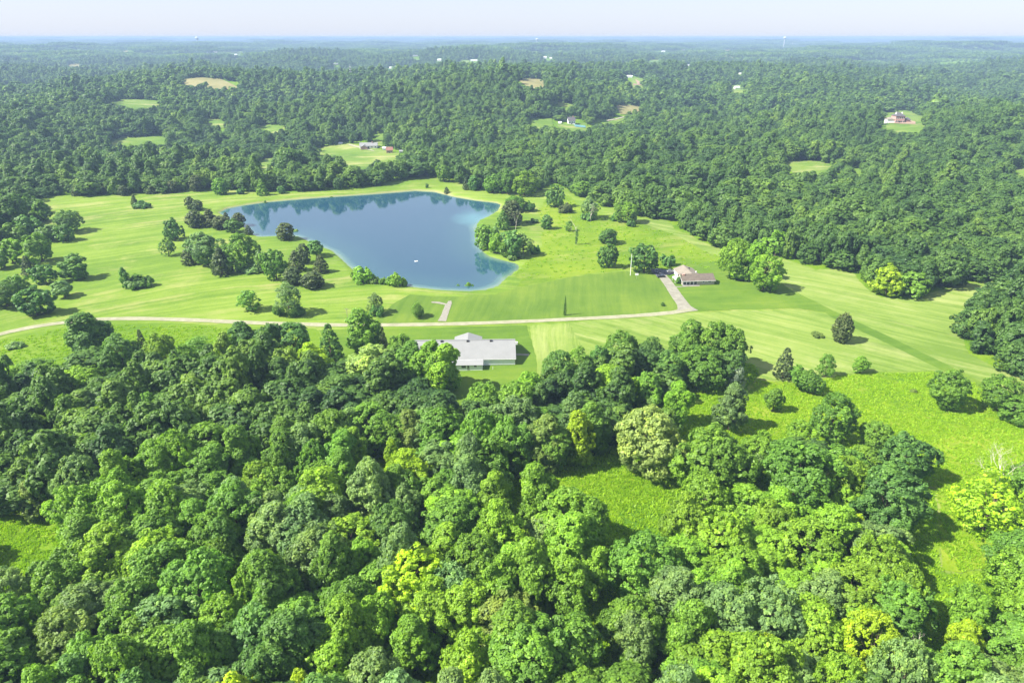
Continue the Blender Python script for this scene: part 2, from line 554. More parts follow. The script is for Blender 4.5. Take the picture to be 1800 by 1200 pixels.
FAR_PX = [
    [(318, 142), (345, 137), (385, 139), (421, 146), (418, 151), (380, 149), (350, 146), (335, 151), (318, 149)],
    [(190, 180), (220, 175), (280, 179), (280, 185), (262, 189), (230, 184), (190, 185)],
    [(190, 247), (215, 240), (290, 241), (293, 248), (270, 251), (200, 253)],
    [(355, 210), (395, 211), (405, 217), (375, 220)],
    [(452, 223), (470, 220), (500, 222), (503, 231), (470, 232)],
    [(438, 292), (468, 276), (486, 277), (482, 293), (450, 297)],
    [(552, 264), (600, 251), (625, 255), (652, 260), (702, 270), (692, 284), (655, 283), (626, 291), (610, 291), (605, 280), (575, 273)],
    [(652, 245), (668, 229), (674, 232), (672, 250)],
    [(908, 141), (930, 138), (960, 142), (956, 150), (935, 152)],
    [(930, 212), (970, 209), (974, 219), (945, 223)],
    [(978, 219), (1032, 217), (1036, 225), (1015, 231), (990, 228)],
    [(1040, 214), (1098, 205), (1100, 210), (1050, 221)],
    [(980, 181), (1010, 183), (1006, 189), (985, 188)],
    [(1083, 187), (1115, 185), (1137, 190), (1115, 195), (1090, 194)],
    [(1103, 134), (1132, 138), (1133, 152), (1112, 152), (1110, 142)],
    [(1553, 203), (1580, 193), (1605, 196), (1632, 206), (1630, 220), (1610, 233), (1585, 228), (1557, 223)],
    [(1376, 287), (1400, 282), (1440, 285), (1474, 291), (1466, 299), (1440, 304), (1405, 303)],
    [(1498, 295), (1521, 297), (1519, 307), (1505, 304)],
    [(1783, 293), (1840, 295), (1840, 311), (1795, 307)],
    [(-20, 96), (28, 95), (29, 99), (-20, 100)],
    [(150, 89), (176, 90), (175, 94), (152, 94)],
    [(198, 89), (226, 90), (224, 94), (200, 93)],
    [(120, 113), (142, 113), (140, 118), (122, 118)],
    [(1142, 91), (1205, 92), (1205, 95), (1142, 95)],
    [(1268, 89), (1292, 92), (1288, 97), (1270, 97)],
    [(1140, 107), (1160, 106), (1158, 112), (1142, 111)],
    [(418, 91), (440, 96), (430, 102), (394, 98), (392, 94)],
    [(808, 106), (826, 107), (822, 111), (808, 111)],
    [(1285, 150), (1302, 149), (1306, 159), (1290, 160)],
]
MAIN = Gs(MAIN_PX)
CLEAR = [Gs(p) for p in CLEAR_PX]
FARC = [Gs(p) for p in FAR_PX]


# ------------------------------------------------------------------ ground (one sheet to the horizon)
def axis(a, b, core0, core1, step, grow):
    out = list(np.arange(core0, core1 + 0.1, step))
    s, v = step, core1
    while v < b:
        s *= grow; v += s; out.append(v)
    s, v = step, core0
    while v > a:
        s *= grow; v -= s; out.insert(0, v)
    return np.array(out)


gx = axis(-30000, 30000, -330, 330, 4.0, 1.035)
gy = axis(-400, 30000, 80, 660, 4.0, 1.028)
GX, GY = np.meshgrid(gx, gy)
gz = height(GX.ravel(), GY.ravel())
near_m = (np.hypot(GX.ravel(), GY.ravel()) < 1000)
dm = np.full(gz.shape, 1e3)
dm[near_m] = seg_dist(GX.ravel()[near_m], GY.ravel()[near_m], MAIN)
gz = gz - 0.5 * (1 - sstep(-9, -1.0, dm)) - 0.02
nx, ny = len(gx), len(gy)
idx = np.arange(nx * ny).reshape(ny, nx)
F = np.stack([idx[:-1, :-1], idx[:-1, 1:], idx[1:, 1:], idx[1:, :-1]], -1).reshape(-1, 4)
link('ground', np_mesh('ground', np.stack([GX.ravel(), GY.ravel(), gz], 1), F, smooth=True), UNDER, kind='structure')


def sheet(name, poly, mat, off, step, wob=0.0, attr=None, flat=None, kind='structure', parent=None):
    """a draped sheet filling a world polygon"""
    P = []
    n = len(poly)
    for i in range(n):
        a = np.array(poly[i][:2]); b = np.array(poly[(i + 1) % n][:2])
        k = max(1, int(math.ceil(np.linalg.norm(b - a) / (step * 0.8))))
        for j in range(k):
            p = a + (b - a) * j / k
            if wob:
                p = p + wob * np.array([math.sin(p[0] * 0.31 + p[1] * 0.17) + 0.6 * math.sin(p[1] * 0.9), math.cos(p[0] * 0.23 - p[1] * 0.29) + 0.6 * math.sin(p[0] * 0.8)]) * 0.6
            P.append(p)
    P = np.array(P)
    x0, y0 = P.min(0); x1, y1 = P.max(0)
    xs = np.arange(x0 + step * 0.5, x1, step); ys = np.arange(y0 + step * 0.5, y1, step)
    if len(xs) and len(ys):
        X, Y = np.meshgrid(xs, ys)
        X = X.ravel(); Y = Y.ravel()
        d = seg_dist(X, Y, P)
        k = d < -step * 0.35
        inner = np.stack([X[k], Y[k]], 1)
    else:
        inner = np.zeros((0, 2))
    allp = np.concatenate([P, inner]) if len(inner) else P
    vs = [Vector((float(a), float(b))) for a, b in allp]
    ov, oe, of, *_ = delaunay_2d_cdt(vs, [], [list(range(len(P)))], 1, 1e-4)
    V = np.array([(v.x, v.y) for v in ov])
    Z = (height(V[:, 0], V[:, 1]) + off) if flat is None else np.full(len(V), flat)
    tri = []
    for f in of:
        f = list(f)
        for q in range(1, len(f) - 1): tri.append((f[0], f[q], f[q + 1]))
    tri = np.array(tri)
    a, b, c = V[tri[:, 0]], V[tri[:, 1]], V[tri[:, 2]]
    cr = (b[:, 0] - a[:, 0]) * (c[:, 1] - a[:, 1]) - (b[:, 1] - a[:, 1]) * (c[:, 0] - a[:, 0])
    tri[cr < 0] = tri[cr < 0][:, ::-1]
    at = []
    if attr == 'shore':
        at = [('shore', 'POINT', seg_dist(V[:, 0], V[:, 1], LAKE))]
    me = np_mesh(name, np.column_stack([V, Z]), tri, at, smooth=True)
    return link(name, me, mat, parent, kind=kind)


def px_sheet(name, px, mat, off, step=5.0, wob=0.0, **kw):
    return sheet(name, Gs(px), mat, off, step, wob, **kw)


sheet('meadow', MAIN, M_MEADOW, 0.0, 3.4, 1.2, attr='shore')
px_sheet('pasture', [(905, 505), (918, 495), (905, 482), (918, 468), (950, 440), (955, 400), (945, 372), (965, 345), (1000, 345), (1030, 372), (1075, 380), (1112, 388),
                     (1190, 414), (1250, 446), (1300, 458), (1330, 470), (1262, 470), (1150, 474), (1100, 474), (1000, 486), (950, 496)], M_PASTURE, 0.05, 5, 1.0)
px_sheet('lawn', [(655, 567), (690, 535), (720, 518), (800, 522), (870, 517), (905, 507), (950, 498), (1000, 488), (1100, 476), (1146, 478), (1158, 488), (1168, 502), (1180, 521), (1191, 541),
                  (1180, 547), (1080, 555), (900, 564), (800, 567)], M_LAWN, 0.06, 5, 0.5)
px_sheet('yard', [(1171, 485), (1200, 476), (1150, 474), (1262, 461), (1335, 470), (1395, 513), (1452, 549), (1400, 542), (1300, 544), (1226, 547), (1213, 538), (1198, 519)][0:2]
         + [(1240, 460), (1262, 458), (1335, 472), (1395, 513), (1452, 549), (1400, 542), (1300, 544), (1226, 547), (1213, 538), (1198, 519)], M_YARD, 0.07, 5, 0.4)
px_sheet('house_yard', [(560, 580), (700, 577), (800, 575), (925, 571.5), (935, 600), (943, 640), (946, 690), (925, 678), (885, 690), (845, 715), (795, 718),
                       (778, 700), (784, 664), (735, 648), (700, 653), (600, 660)], M_YARD, 0.05, 5, 0.4)
px_sheet('verge', [(-90, 622), (0, 596), (60, 583), (100, 576), (150, 570), (200, 567), (260, 567), (340, 569), (430, 573), (520, 576), (556, 578),
                  (596, 660), (540, 658), (460, 638), (400, 648), (330, 648), (300, 646), (230, 650), (140, 645), (60, 685), (0, 685), (-90, 685)], M_VERGE, 0.05, 5, 0.5)
px_sheet('hayfield', [(1000, 567), (1120, 558), (1218, 550), (1300, 546), (1400, 544.5), (1453, 551), (1396, 514), (1335, 473), (1300, 459), (1250, 447), (1190, 415), (1118, 389), (1112, 384), (1170, 385),
                      (1186, 403), (1240, 427), (1265, 438), (1365, 451), (1432, 475), (1465, 472), (1502, 482), (1522, 507), (1548, 523), (1590, 525), (1700, 499),
                      (1745, 493), (1800, 478), (1880, 466), (1880, 478), (1785, 506), (1746, 538), (1709, 566), (1693, 595), (1703, 621), (1742, 643), (1790, 659), (1900, 698), (1940, 735), (1900, 738),
                      (1800, 698), (1720, 674), (1690, 657), (1640, 652), (1520, 653), (1480, 659), (1440, 666), (1400, 673), (1360, 669), (1334, 665), (1324, 641),
                      (1290, 634), (1200, 634), (1120, 653), (1075, 662), (1030, 620)], M_HAY, 0.06, 5, 0.6)
px_sheet('mown_hay', [(931, 572), (1000, 567.5), (1030, 620), (1074, 662), (1050, 667), (990, 682), (948, 691), (944, 640), (936, 600)], M_HAYS, 0.06, 5, 0.4)
px_sheet('unmown_strip', [(1393, 511), (1420, 524), (1465, 546), (1560, 590), (1650, 634), (1738, 678), (1728, 683), (1640, 643), (1560, 604), (1460, 557), (1452, 550)], M_YARD, 0.09, 5, 0.3)
px_sheet('tall_meadow', [(1330, 668), (1360, 671), (1400, 675), (1440, 668), (1480, 661), (1520, 655), (1640, 654), (1690, 659), (1720, 676), (1800, 700), (1900, 741), (1955, 742),
                        (1955, 845), (1858, 900), (1768, 956), (1742, 992), (1692, 1008), (1660, 1002), (1650, 960), (1655, 905), (1644, 856), (1600, 846), (1480, 799),
                        (1400, 797), (1330, 797), (1292, 764), (1240, 748), (1190, 774), (1195, 714), (1256, 699), (1314, 692)], M_TALL, 0.06, 5, 0.6)
for i, c in enumerate(CLEAR):
    sheet('clearing', c, M_TALL, 0.05, 4, 0.6)
for i, c in enumerate(FARC):
    a = np.array([p[:2] for p in c])
    st = max(6.0, float(np.ptp(a, axis=0).max()) / 26)
    q = FAR_PX[i]; ym = sum(p[1] for p in q) / len(q); ht = max(p[1] for p in q) - min(p[1] for p in q)
    c = Gs([(x, y + (0.45 * ht + 3 if y > ym else 0)) for x, y in q])      # the field runs on under the trees in front of it
    sheet('field', c, M_STUBBLE if i in (0, 8, 13, 19, 20, 21, 22, 24) else M_FAR, 0.7 if i < 19 else 2.0, st, 0)


def ribbon(name, px, width, mat, off):
    C = [np.array(G(x, y)[:2]) for x, y in px]
    # Catmull-Rom
    pts = []
    for i in range(len(C) - 1):
        p0, p1, p2, p3 = C[max(i - 1, 0)], C[i], C[i + 1], C[min(i + 2, len(C) - 1)]
        k = max(2, int(np.linalg.norm(p2 - p1) / 3))
        for j in range(k):
            t = j / k
            pts.append(0.5 * ((2 * p1) + (-p0 + p2) * t + (2 * p0 - 5 * p1 + 4 * p2 - p3) * t * t + (-p0 + 3 * p1 - 3 * p2 + p3) * t ** 3))
    pts.append(C[-1])
    pts = np.array(pts)
    d = np.gradient(pts, axis=0); d /= np.linalg.norm(d, axis=1)[:, None]
    nrm = np.stack([-d[:, 1], d[:, 0]], 1)
    rows = []
    us = np.linspace(-0.5, 0.5, 5)
    for u in us:
        wv = width + (0.25 * np.sin(np.arange(len(pts)) * 0.9) + 0.2 * np.sin(np.arange(len(pts)) * 2.3 + u * 9)) * (abs(u) > 0.4)
        rows.append(pts + nrm * (u * wv)[:, None])
    V = np.concatenate(rows)
    n = len(pts)
    F = []
    for r in range(4):
        for i in range(n - 1):
            F.append((r * n + i, r * n + i + 1, (r + 1) * n + i + 1, (r + 1) * n + i)[::-1])
    crown = np.concatenate([np.full(n, 0.06 * (1 - (2 * u) ** 2)) for u in us])
    Z = height(V[:, 0], V[:, 1]) + off + crown
    U = np.concatenate([np.full(n, 2 * u) for u in us])
    return link(name, np_mesh(name, np.column_stack([V, Z]), F, [('shore', 'POINT', U)], smooth=True), mat, kind='structure')


ribbon('gravel_road', [(-90, 616), (0, 587.5), (60, 574.5), (100, 568.5), (150, 563), (200, 560.3), (260, 560.2), (340, 562.7), (430, 566.7), (520, 569.6), (600, 571.3), (700, 571),
                       (800, 569.3), (900, 565.8), (1000, 561.2), (1080, 557.2), (1140, 553.2), (1180, 549.6), (1214, 544.5)], 4.1, M_ROAD, 0.12)
px_sheet('driveway', [(1158, 487.5), (1168, 502), (1180, 521), (1190, 536), (1191, 544), (1180, 550.5), (1215, 547.5), (1228, 546), (1215, 539), (1201, 522), (1190, 507), (1179, 492), (1171, 484)],
         M_DRIVE, 0.16, 3, 0.1)
px_sheet('parking_pad', [(1144, 473), (1147, 480), (1157.5, 487.3), (1171, 483.7), (1192, 480.5), (1199, 477.5), (1197, 473), (1176, 475.5), (1160, 472.5)], M_PAD, 0.15, 3, 0.1)
px_sheet('front_walk', [(1186, 504), (1200, 503.5), (1200, 502), (1230, 501.5), (1230, 503.4), (1212, 504), (1186, 505.4)], M_CONC, 0.16, 3, 0)
px_sheet('boat_ramp', [(769, 564.5), (775, 555), (781, 541), (783, 536), (770, 534), (758, 532.5), (759, 530.5), (772, 531), (785, 534), (788, 529.5), (793, 529), (794, 534), (789, 550), (784, 565)], M_CONC, 0.16, 3, 0.15)
px_sheet('concrete_path', [(907.5, 621.4), (930, 622.4), (930, 625.4), (907.5, 624.8)], M_CONC, 0.14, 3, 0)
px_sheet('tan_yard', [(1557, 214), (1562, 209), (1572, 210), (1598, 213), (1609, 215), (1609, 219.5), (1585, 219), (1560, 217.5)], M_SOIL, 1.0, 6, 0)
px_sheet('dirt_track', [(1116, 140), (1124, 144), (1126, 148), (1130, 142), (1132.5, 142), (1132, 151), (1112, 151), (1120, 147.5)], M_SOIL, 1.2, 6, 0)
px_sheet('farm_lane', [(614, 254.5), (635, 260), (658, 265.8), (658, 267), (634, 262), (612, 256)], M_GRAVEL, 1.0, 6, 0)
px_sheet('hill_road', [(1066, 212.6), (1080, 210), (1097, 206), (1097, 207.6), (1082, 211.6), (1066, 214.4)], M_GRAVEL, 1.1, 6, 0)

# ------------------------------------------------------------------ lake
mw, nt = new_mat('lake_water')
at = N(nt, 'ShaderNodeAttribute', attribute_name='shore')
geo = N(nt, 'ShaderNodeNewGeometry')
dep = mathn(nt, 'MULTIPLY', at.outputs['Fac'], -1.0)
dep = mathn(nt, 'ADD', dep, mathn(nt, 'MULTIPLY', mathn(nt, 'SUBTRACT', noise(nt, geo.outputs['Position'], 0.05, 4, 0.6), 0.5), 5.0))
c = ramp(nt, rng_map(nt, dep, 0, 60, 0, 1), [(0.0, (0.11, 0.17, 0.12)), (0.02, (0.065, 0.135, 0.12)), (0.08, (0.022, 0.072, 0.095)), (0.4, (0.013, 0.054, 0.088)), (1.0, (0.012, 0.050, 0.086))])
# the pale marl shelf off the point
pt_ = plane_pt(842, 384, WATER_Z)
mp = N(nt, 'ShaderNodeMapping'); nt.links.new(geo.outputs['Position'], mp.inputs[0])
mp.inputs['Location'].default_value = (-pt_[0] * 0.85 + 3, -pt_[1] * 0.5 - 1, 0); mp.inputs['Scale'].default_value = (0.85, 0.5, 1)
ln = N(nt, 'ShaderNodeVectorMath', operation='LENGTH'); nt.links.new(mp.outputs[0], ln.inputs[0])
shelf = rng_map(nt, mathn(nt, 'ADD', ln.outputs['Value'], mathn(nt, 'MULTIPLY', noise(nt, geo.outputs['Position'], 0.08, 3), 8.0)), 6.0, 19.0, 1, 0)
c = mixc(nt, mathn(nt, 'MULTIPLY', shelf, 0.75), c, (0.07, 0.19, 0.21))
b = N(nt, 'ShaderNodeBsdfPrincipled')
nt.links.new(c, b.inputs['Base Color'])
b.inputs['Roughness'].default_value = 0.06
b.inputs['IOR'].default_value = 1.55
b.inputs['Specular IOR Level'].default_value = 0.5
bp = N(nt, 'ShaderNodeBump'); bp.inputs['Strength'].default_value = 0.03; bp.inputs['Distance'].default_value = 0.1
nt.links.new(noise(nt, geo.outputs['Position'], 1.3, 3, 0.6), bp.inputs['Height'])
nt.links.new(bp.outputs[0], b.inputs['Normal'])
finish(nt, b.outputs[0])
lk = np.array(LAKE); ctr = lk.mean(0)
big = []
for i in range(len(lk)):        # push the rim a little into the bank so that the bank cuts the water line
    a = lk[i] - lk[i - 1]; b2 = lk[(i + 1) % len(lk)] - lk[i]
    t = a / np.linalg.norm(a) + b2 / np.linalg.norm(b2)
    t /= np.linalg.norm(t) + 1e-9
    big.append((lk[i] + np.array([-t[1], t[0]]) * 3.0))
s_big = np.sign(seg_dist(np.array([big[5][0]]), np.array([big[5][1]]), LAKE)[0])
if s_big < 0:
    big = [2 * lk[i] - big[i] for i in range(len(lk))]
sheet('lake', [tuple(p) for p in big], mw, 0, 5, flat=WATER_Z, attr='shore')


# far-off buildings: photo x, foot y, width, height in pixels, then look
FAR_BUILDINGS = [
    (360, 95, 17, 3.2, 'w', 'long pale building left in the row below the leftmost water tower'),
    (377, 94, 8, 2.6, 'w', 'small white building right in the row below the leftmost water tower'),
    (412, 99, 9, 3.4, 'w', 'white house on the pale far field right of the pale row'),
    (308, 95, 5, 3.2, 'w', 'lone white house left of the pale row below the leftmost water tower'),
    (409, 84, 5, 3, 'w', 'tiny white building high above the pale far field'),
    (462, 90, 5, 2.4, 'g', 'tiny grey building right of the pale far field'),
    (772, 108, 7, 4, 'w', 'white house in the trees left of the small pale patch at centre'),
    (833, 108, 12, 2.6, 'w', 'long white roof right of the small pale patch at centre'),
    (686, 121, 4, 3, 'w', 'white speck of a house near the radio mast'),
    (731, 100, 10, 2.4, 'g', 'low grey building far off left of centre'),
    (590, 114, 8, 2.2, 'g', 'low pale building left of the radio mast'),
    (958, 103, 6, 3.2, 'w', 'white farmhouse far off at centre'),
    (968, 104, 4, 2.6, 'w', 'small white shed beside the far centre farmhouse'),
    (915, 88, 8, 2.2, 'g', 'low grey shed under the middle water tower'),
    (1151, 93.5, 6, 3, 'w', 'white building at the left end of the far pale strip'),
    (1166, 93, 6, 3.2, 'w', 'white building in the middle of the far pale strip'),
    (1208, 80, 13, 2.6, 'w', 'left white warehouse of the far industrial row'),
    (1226, 80, 17, 2.6, 'w', 'right white warehouse of the far industrial row'),
    (1201, 90, 5, 2.2, 'g', 'small pale building below the far industrial row'),
    (1249, 93.5, 5, 2.6, 'w', 'white house left of the far bare patch'),
    (1395, 79.5, 10, 3, 'w', 'white hall right of the rightmost water tower'),
    (1437, 80.5, 7, 2, 'g', 'low grey building right of the white hall'),
    (1535, 80.5, 9, 2, 'g', 'low grey building left of the longest white warehouse'),
    (1590, 79.5, 37, 3.2, 'w', 'longest white warehouse at the far right horizon'),
    (1210, 116.5, 5, 2.4, 'w', 'white roof amid the far woods right of centre'),
    (1301, 131, 4, 2.4, 'w', 'small white roof above the wooded white house'),
    (1296, 158, 9, 6, 'w', 'white gabled house deep in the right far woods'),
    (1309, 157, 6, 4, 'g', 'grey roof beside the white gabled house in the woods'),
    (1107, 137, 9, 4, 'w', 'white barn at the top of the red dirt track'),
    (984, 218, 5, 3.5, 'w', 'small white shed left of the dark-roofed country house'),
    (676, 264, 6, 5, 'w', 'small white shed left of the red-roofed shed'),
    (705, 269, 6, 4, 'g', 'small grey shed right of the red-roofed shed'),
    (598, 255, 6, 3, 'w', 'low white shed at the left of the hill farm field'),
]
# ------------------------------------------------------------------ foliage prototypes
def unit(v):
    return v / (np.linalg.norm(v, axis=-1, keepdims=True) + 1e-9)


def leaf_cloud(C, O, n_leaf, rad, size, rng, tone, jit=0.55, flat=0.8, tn_=0.16):
    """clumps at C with outward directions O: n_leaf folded leaf faces round each"""
    m = len(C)
    d = unit(rng.normal(size=(m, n_leaf, 3)) + O[:, None, :] * 1.0)
    pos = C[:, None, :] + d * (rad * rng.uniform(0.35, 1.0, (m, n_leaf, 1)))
    nrm = unit(d + O[:, None, :] * 0.5 + rng.normal(size=(m, n_leaf, 3)) * jit)
    t = unit(np.cross(nrm, rng.normal(size=(m, n_leaf, 3))))
    b = np.cross(nrm, t)
    s = (size * rng.uniform(0.4, 1.45, (m, n_leaf, 1)))
    p = pos.reshape(-1, 3); t = (t * s).reshape(-1, 3); b = (b * s).reshape(-1, 3) * flat; n = (nrm * s).reshape(-1, 3)
    # five-sided leaf sprays: outline uneven, folded along the middle
    v0 = p - t * 0.55 - n * 0.12
    v1 = p - b * 0.45 + t * 0.05 + n * 0.02
    v2 = p + t * 0.6 - n * 0.14
    v3 = p + b * 0.5 - t * 0.1 + n * 0.02
    V = np.stack([v0, v1, v2, v3], 1).reshape(-1, 3)
    k = len(p)
    F = np.arange(4 * k).reshape(k, 4)
    tn = np.repeat(tone, n_leaf) + rng.normal(size=k) * tn_
    return V, F, np.clip(tn, 0, 1)


def crown_lobes(shape, R, H, z0, nl, rng):
    L = []
    cz = (z0 + H) / 2; rz = (H - z0) / 2
    p1, p2, p3 = rng.uniform(0, 6.28, 3)
    if shape in ('round', 'bush'):
        for i in range(nl):
            u = 1 - (i + 0.5) / nl * (1.8 if shape == 'round' else 1.25)
            th = i * 2.39996 + rng.uniform(-0.7, 0.7)
            q = math.sqrt(max(0, 1 - u * u))
            r = rng.uniform(0.22, 0.46)
            env = 1 + q * (0.17 * math.sin(2 * th + p1) + 0.13 * math.sin(3 * th + p2)) + 0.08 * math.sin(7 * u + p3)
            k = env * rng.uniform(0.82, 1.08) - r
            L.append((np.array([q * math.cos(th) * R * k, q * math.sin(th) * R * k, cz + u * rz * k]), r * R, r * min(R, rz) * rng.uniform(0.85, 1.2)))
        for i in range(7):
            u = rng.uniform(-0.2, 1); th = rng.uniform(0, 6.28); q = math.sqrt(1 - u * u); r = rng.uniform(0.13, 0.22)
            k = rng.uniform(0.98, 1.14) - r
            L.append((np.array([q * math.cos(th) * R * k, q * math.sin(th) * R * k, cz + u * rz * k]), r * R, r * R * 1.1))
        L.append((np.array([0, 0, cz]), R * 0.45, rz * 0.5))
    elif shape == 'tall':
        for i in range(nl):
            z = (i + 0.5) / nl
            env = math.sin(math.pi * min(1, (0.16 + 0.84 * z)) ** 0.9) ** 0.6 if z < 0.95 else 0.4
            th = i * 2.39996 + rng.uniform(-0.8, 0.8)
            env *= 1 + 0.16 * math.sin(2 * th + p1) + 0.14 * math.sin(9 * z + p2)
            r = rng.uniform(0.26, 0.5)
            k = env * rng.uniform(0.88, 1.16) - r * 0.9
            L.append((np.array([max(0, k) * R * math.cos(th), max(0, k) * R * math.sin(th), z0 + (H - z0) * (0.05 + 0.88 * z)]), r * R, r * R * rng.uniform(0.95, 1.35)))
        for i in range(6):
            z = rng.uniform(0.25, 0.98); th = rng.uniform(0, 6.28); r = rng.uniform(0.15, 0.24)
            k = math.sin(math.pi * min(1, 0.16 + 0.84 * z)) ** 0.6 * rng.uniform(0.9, 1.15)
            L.append((np.array([k * R * math.cos(th), k * R * math.sin(th), z0 + (H - z0) * z]), r * R, r * R * 1.3))
        for z in (0.25, 0.5, 0.75):
            L.append((np.array([0, 0, z0 + (H - z0) * z]), R * 0.42, R * 0.6))
    elif shape == 'spread':
        for i in range(nl):
            th = i * 2.39996 + rng.uniform(-0.5, 0.5)
            q = math.sqrt((i + 0.6) / nl)
            r = rng.uniform(0.25, 0.4)
            L.append((np.array([q * (1 - r) * R * math.cos(th), q * (1 - r) * R * math.sin(th), z0 + (H - z0) * (0.9 - r * 0.7 - 0.55 * q * q + rng.uniform(-0.1, 0.06))]), r * R, r * R * 0.75))
        L.append((np.array([0, 0, cz]), R * 0.5, rz * 0.6))
    elif shape == 'cone':
        for i in range(nl):
            z = (i + 0.5) / nl
            env = (1 - z) ** 0.75 * (0.72 + 0.28 * min(1, z * 6)) + 0.06
            th = i * 2.39996 + rng.uniform(-0.5, 0.5)
            r = (0.30 - 0.12 * z) * rng.uniform(0.85, 1.2)
            k = max(0, env * rng.uniform(0.92, 1.1) - r * 0.75)
            L.append((np.array([k * R * math.cos(th), k * R * math.sin(th), z0 + (H - z0) * z * 0.97]), r * R, r * R * 1.5))
        for z in np.linspace(0.1, 0.85, 6):
            L.append((np.array([0, 0, z0 + (H - z0) * z]), R * 0.7 * (1 - z) ** 0.75, (H - z0) * 0.12))
    elif shape == 'ovoid':
        for i in range(nl):
            z = (i + 0.5) / nl
            env = (math.sin(math.pi * (0.10 + 0.86 * z) ** 1.0)) ** 0.55
            th = i * 2.39996 + rng.uniform(-0.5, 0.5)
            r = 0.27 * rng.uniform(0.85, 1.25)
            k = max(0, env * rng.uniform(0.95, 1.08) - r * 0.8)
            L.append((np.array([k * R * math.cos(th), k * R * math.sin(th), z0 + (H - z0) * (0.03 + 0.93 * z)]), r * R, r * R * 1.35))
        for z in np.linspace(0.12, 0.85, 5):
            L.append((np.array([0, 0, z0 + (H - z0) * z]), R * 0.66 * math.sin(math.pi * (0.1 + 0.86 * z)) ** 0.5, (H - z0) * 0.14))
    return L


def make_crown(name, shape, R, H, z0, nl, per_lobe, crad, n_leaf, size, seed, thin=1.0, mat=LEAF, jit=0.45):
    rng = np.random.default_rng(seed)
    L = crown_lobes(shape, R, H, z0, nl, rng)
    Cs, Os, Ts = [], [], []
    cc = np.array([0, 0, z0 + (H - z0) * 0.42])
    cen = np.array([l[0] for l in L]); rr = np.array([l[1] for l in L]); rz = np.array([l[2] for l in L])
    for j, (c, r, rzz) in enumerate(L):
        m = max(6, int(per_lobe * (r / R / 0.38) ** 2))
        d = unit(rng.normal(size=(m, 3)) + unit(c - cc + np.array([0, 0, 0.01])) * 0.55 + np.array([0, 0, 0.15]))
        p = c + d * np.array([r, r, rzz]) * rng.uniform(0.86, 1.08, (m, 1))
        q = (p[:, None, :] - cen[None]) / np.stack([rr, rr, rz], 1)[None]
        dist = np.linalg.norm(q, axis=2); dist[:, j] = 9
        keep = (dist.min(1) > 0.80) & (p[:, 2] > z0 * 0.8) & (rng.uniform(size=m) < thin)
        p, d = p[keep], d[keep]
        Cs.append(p); Os.append(unit(0.7 * d + 0.4 * unit(p - cc) + np.array([0, 0, 0.12])))
        Ts.append(np.clip(0.5 + rng.normal() * 0.14 + rng.normal(size=len(p)) * 0.15, 0, 1))
    C = np.concatenate(Cs); O = np.concatenate(Os); T = np.concatenate(Ts)
    if shape not in ('cone', 'ovoid'):
        kk = rng.normal(size=(3, 3)) * (2.2 / R); ph = rng.uniform(0, 6.28, 3)
        C = C + 0.085 * R * np.sin(C @ kk.T + ph)
        C[:, 0] += rng.uniform(-0.09, 0.09) * (C[:, 2] - z0); C[:, 1] += rng.uniform(-0.09, 0.09) * (C[:, 2] - z0)
    rad = np.percentile(np.hypot(C[:, 0], C[:, 1]), 91)
    C[:, :2] *= (R - crad * 0.6) / rad
    C[:, 2] = z0 + (C[:, 2] - C[:, 2].min()) * (H - crad * 0.7 - z0) / np.ptp(C[:, 2])
    V, F, T = leaf_cloud(C, O, n_leaf, crad, size, rng, T, jit, 0.8, 0.16 if size < 0.8 else 0.07)
    me = np_mesh(name, V, F, [('tone', 'FACE', T)])
    me.materials.append(mat)
    me['lobes'] = [float(x) for l in L[:8] for x in l[0]]
    return me


def make_trunk(name, H, z0, r0, lobes, seed, shape):
    rng = random.Random(seed)
    mb = MB()
    top = H * (0.72 if shape in ('round', 'spread', 'tall') else 0.9)
    pts = [(0, 0, -0.4)]
    x = y = 0
    for k in range(1, 6):
        x += rng.uniform(-0.12, 0.12) * r0 * 3; y += rng.uniform(-0.12, 0.12) * r0 * 3
        pts.append((x, y, top * k / 5))
    mb.tube(pts, [r0 * 1.5, r0, r0 * 0.85, r0 * 0.66, r0 * 0.42, r0 * 0.15], 7)
    ls = [lobes[i:i + 3] for i in range(0, len(lobes), 3)]
    for l in ls:
        zb = min(top * 0.85, max(z0 * 0.9, l[2] * 0.55))
        k = zb / top * 5
        i = min(4, int(k)); f = k - i
        a = Vector(pts[i]).lerp(Vector(pts[i + 1]), f)
        b = Vector(l)
        mid = a.lerp(b, 0.5) + Vector((0, 0, -0.06 * H * 0.5))
        mb.tube([a, mid, b], [r0 * 0.42, r0 * 0.28, r0 * 0.08], 5)
    me = mb.mesh(name)
    me.materials.append(BARK)
    return me


PROTO = {}


def proto(key, shape, R, H, z0, nl, per_lobe, crad, n_leaf, size, seed, thin=1.0, r0=0.28):
    cr = make_crown('crown', shape, R, H, z0, nl, per_lobe, crad, n_leaf, size, seed, thin, jit=0.45 if size < 0.6 else 0.3)
    tr = make_trunk('trunk', H, z0, r0, list(cr['lobes']), seed, shape)
    PROTO.setdefault(key, []).append((cr, tr, R, H))


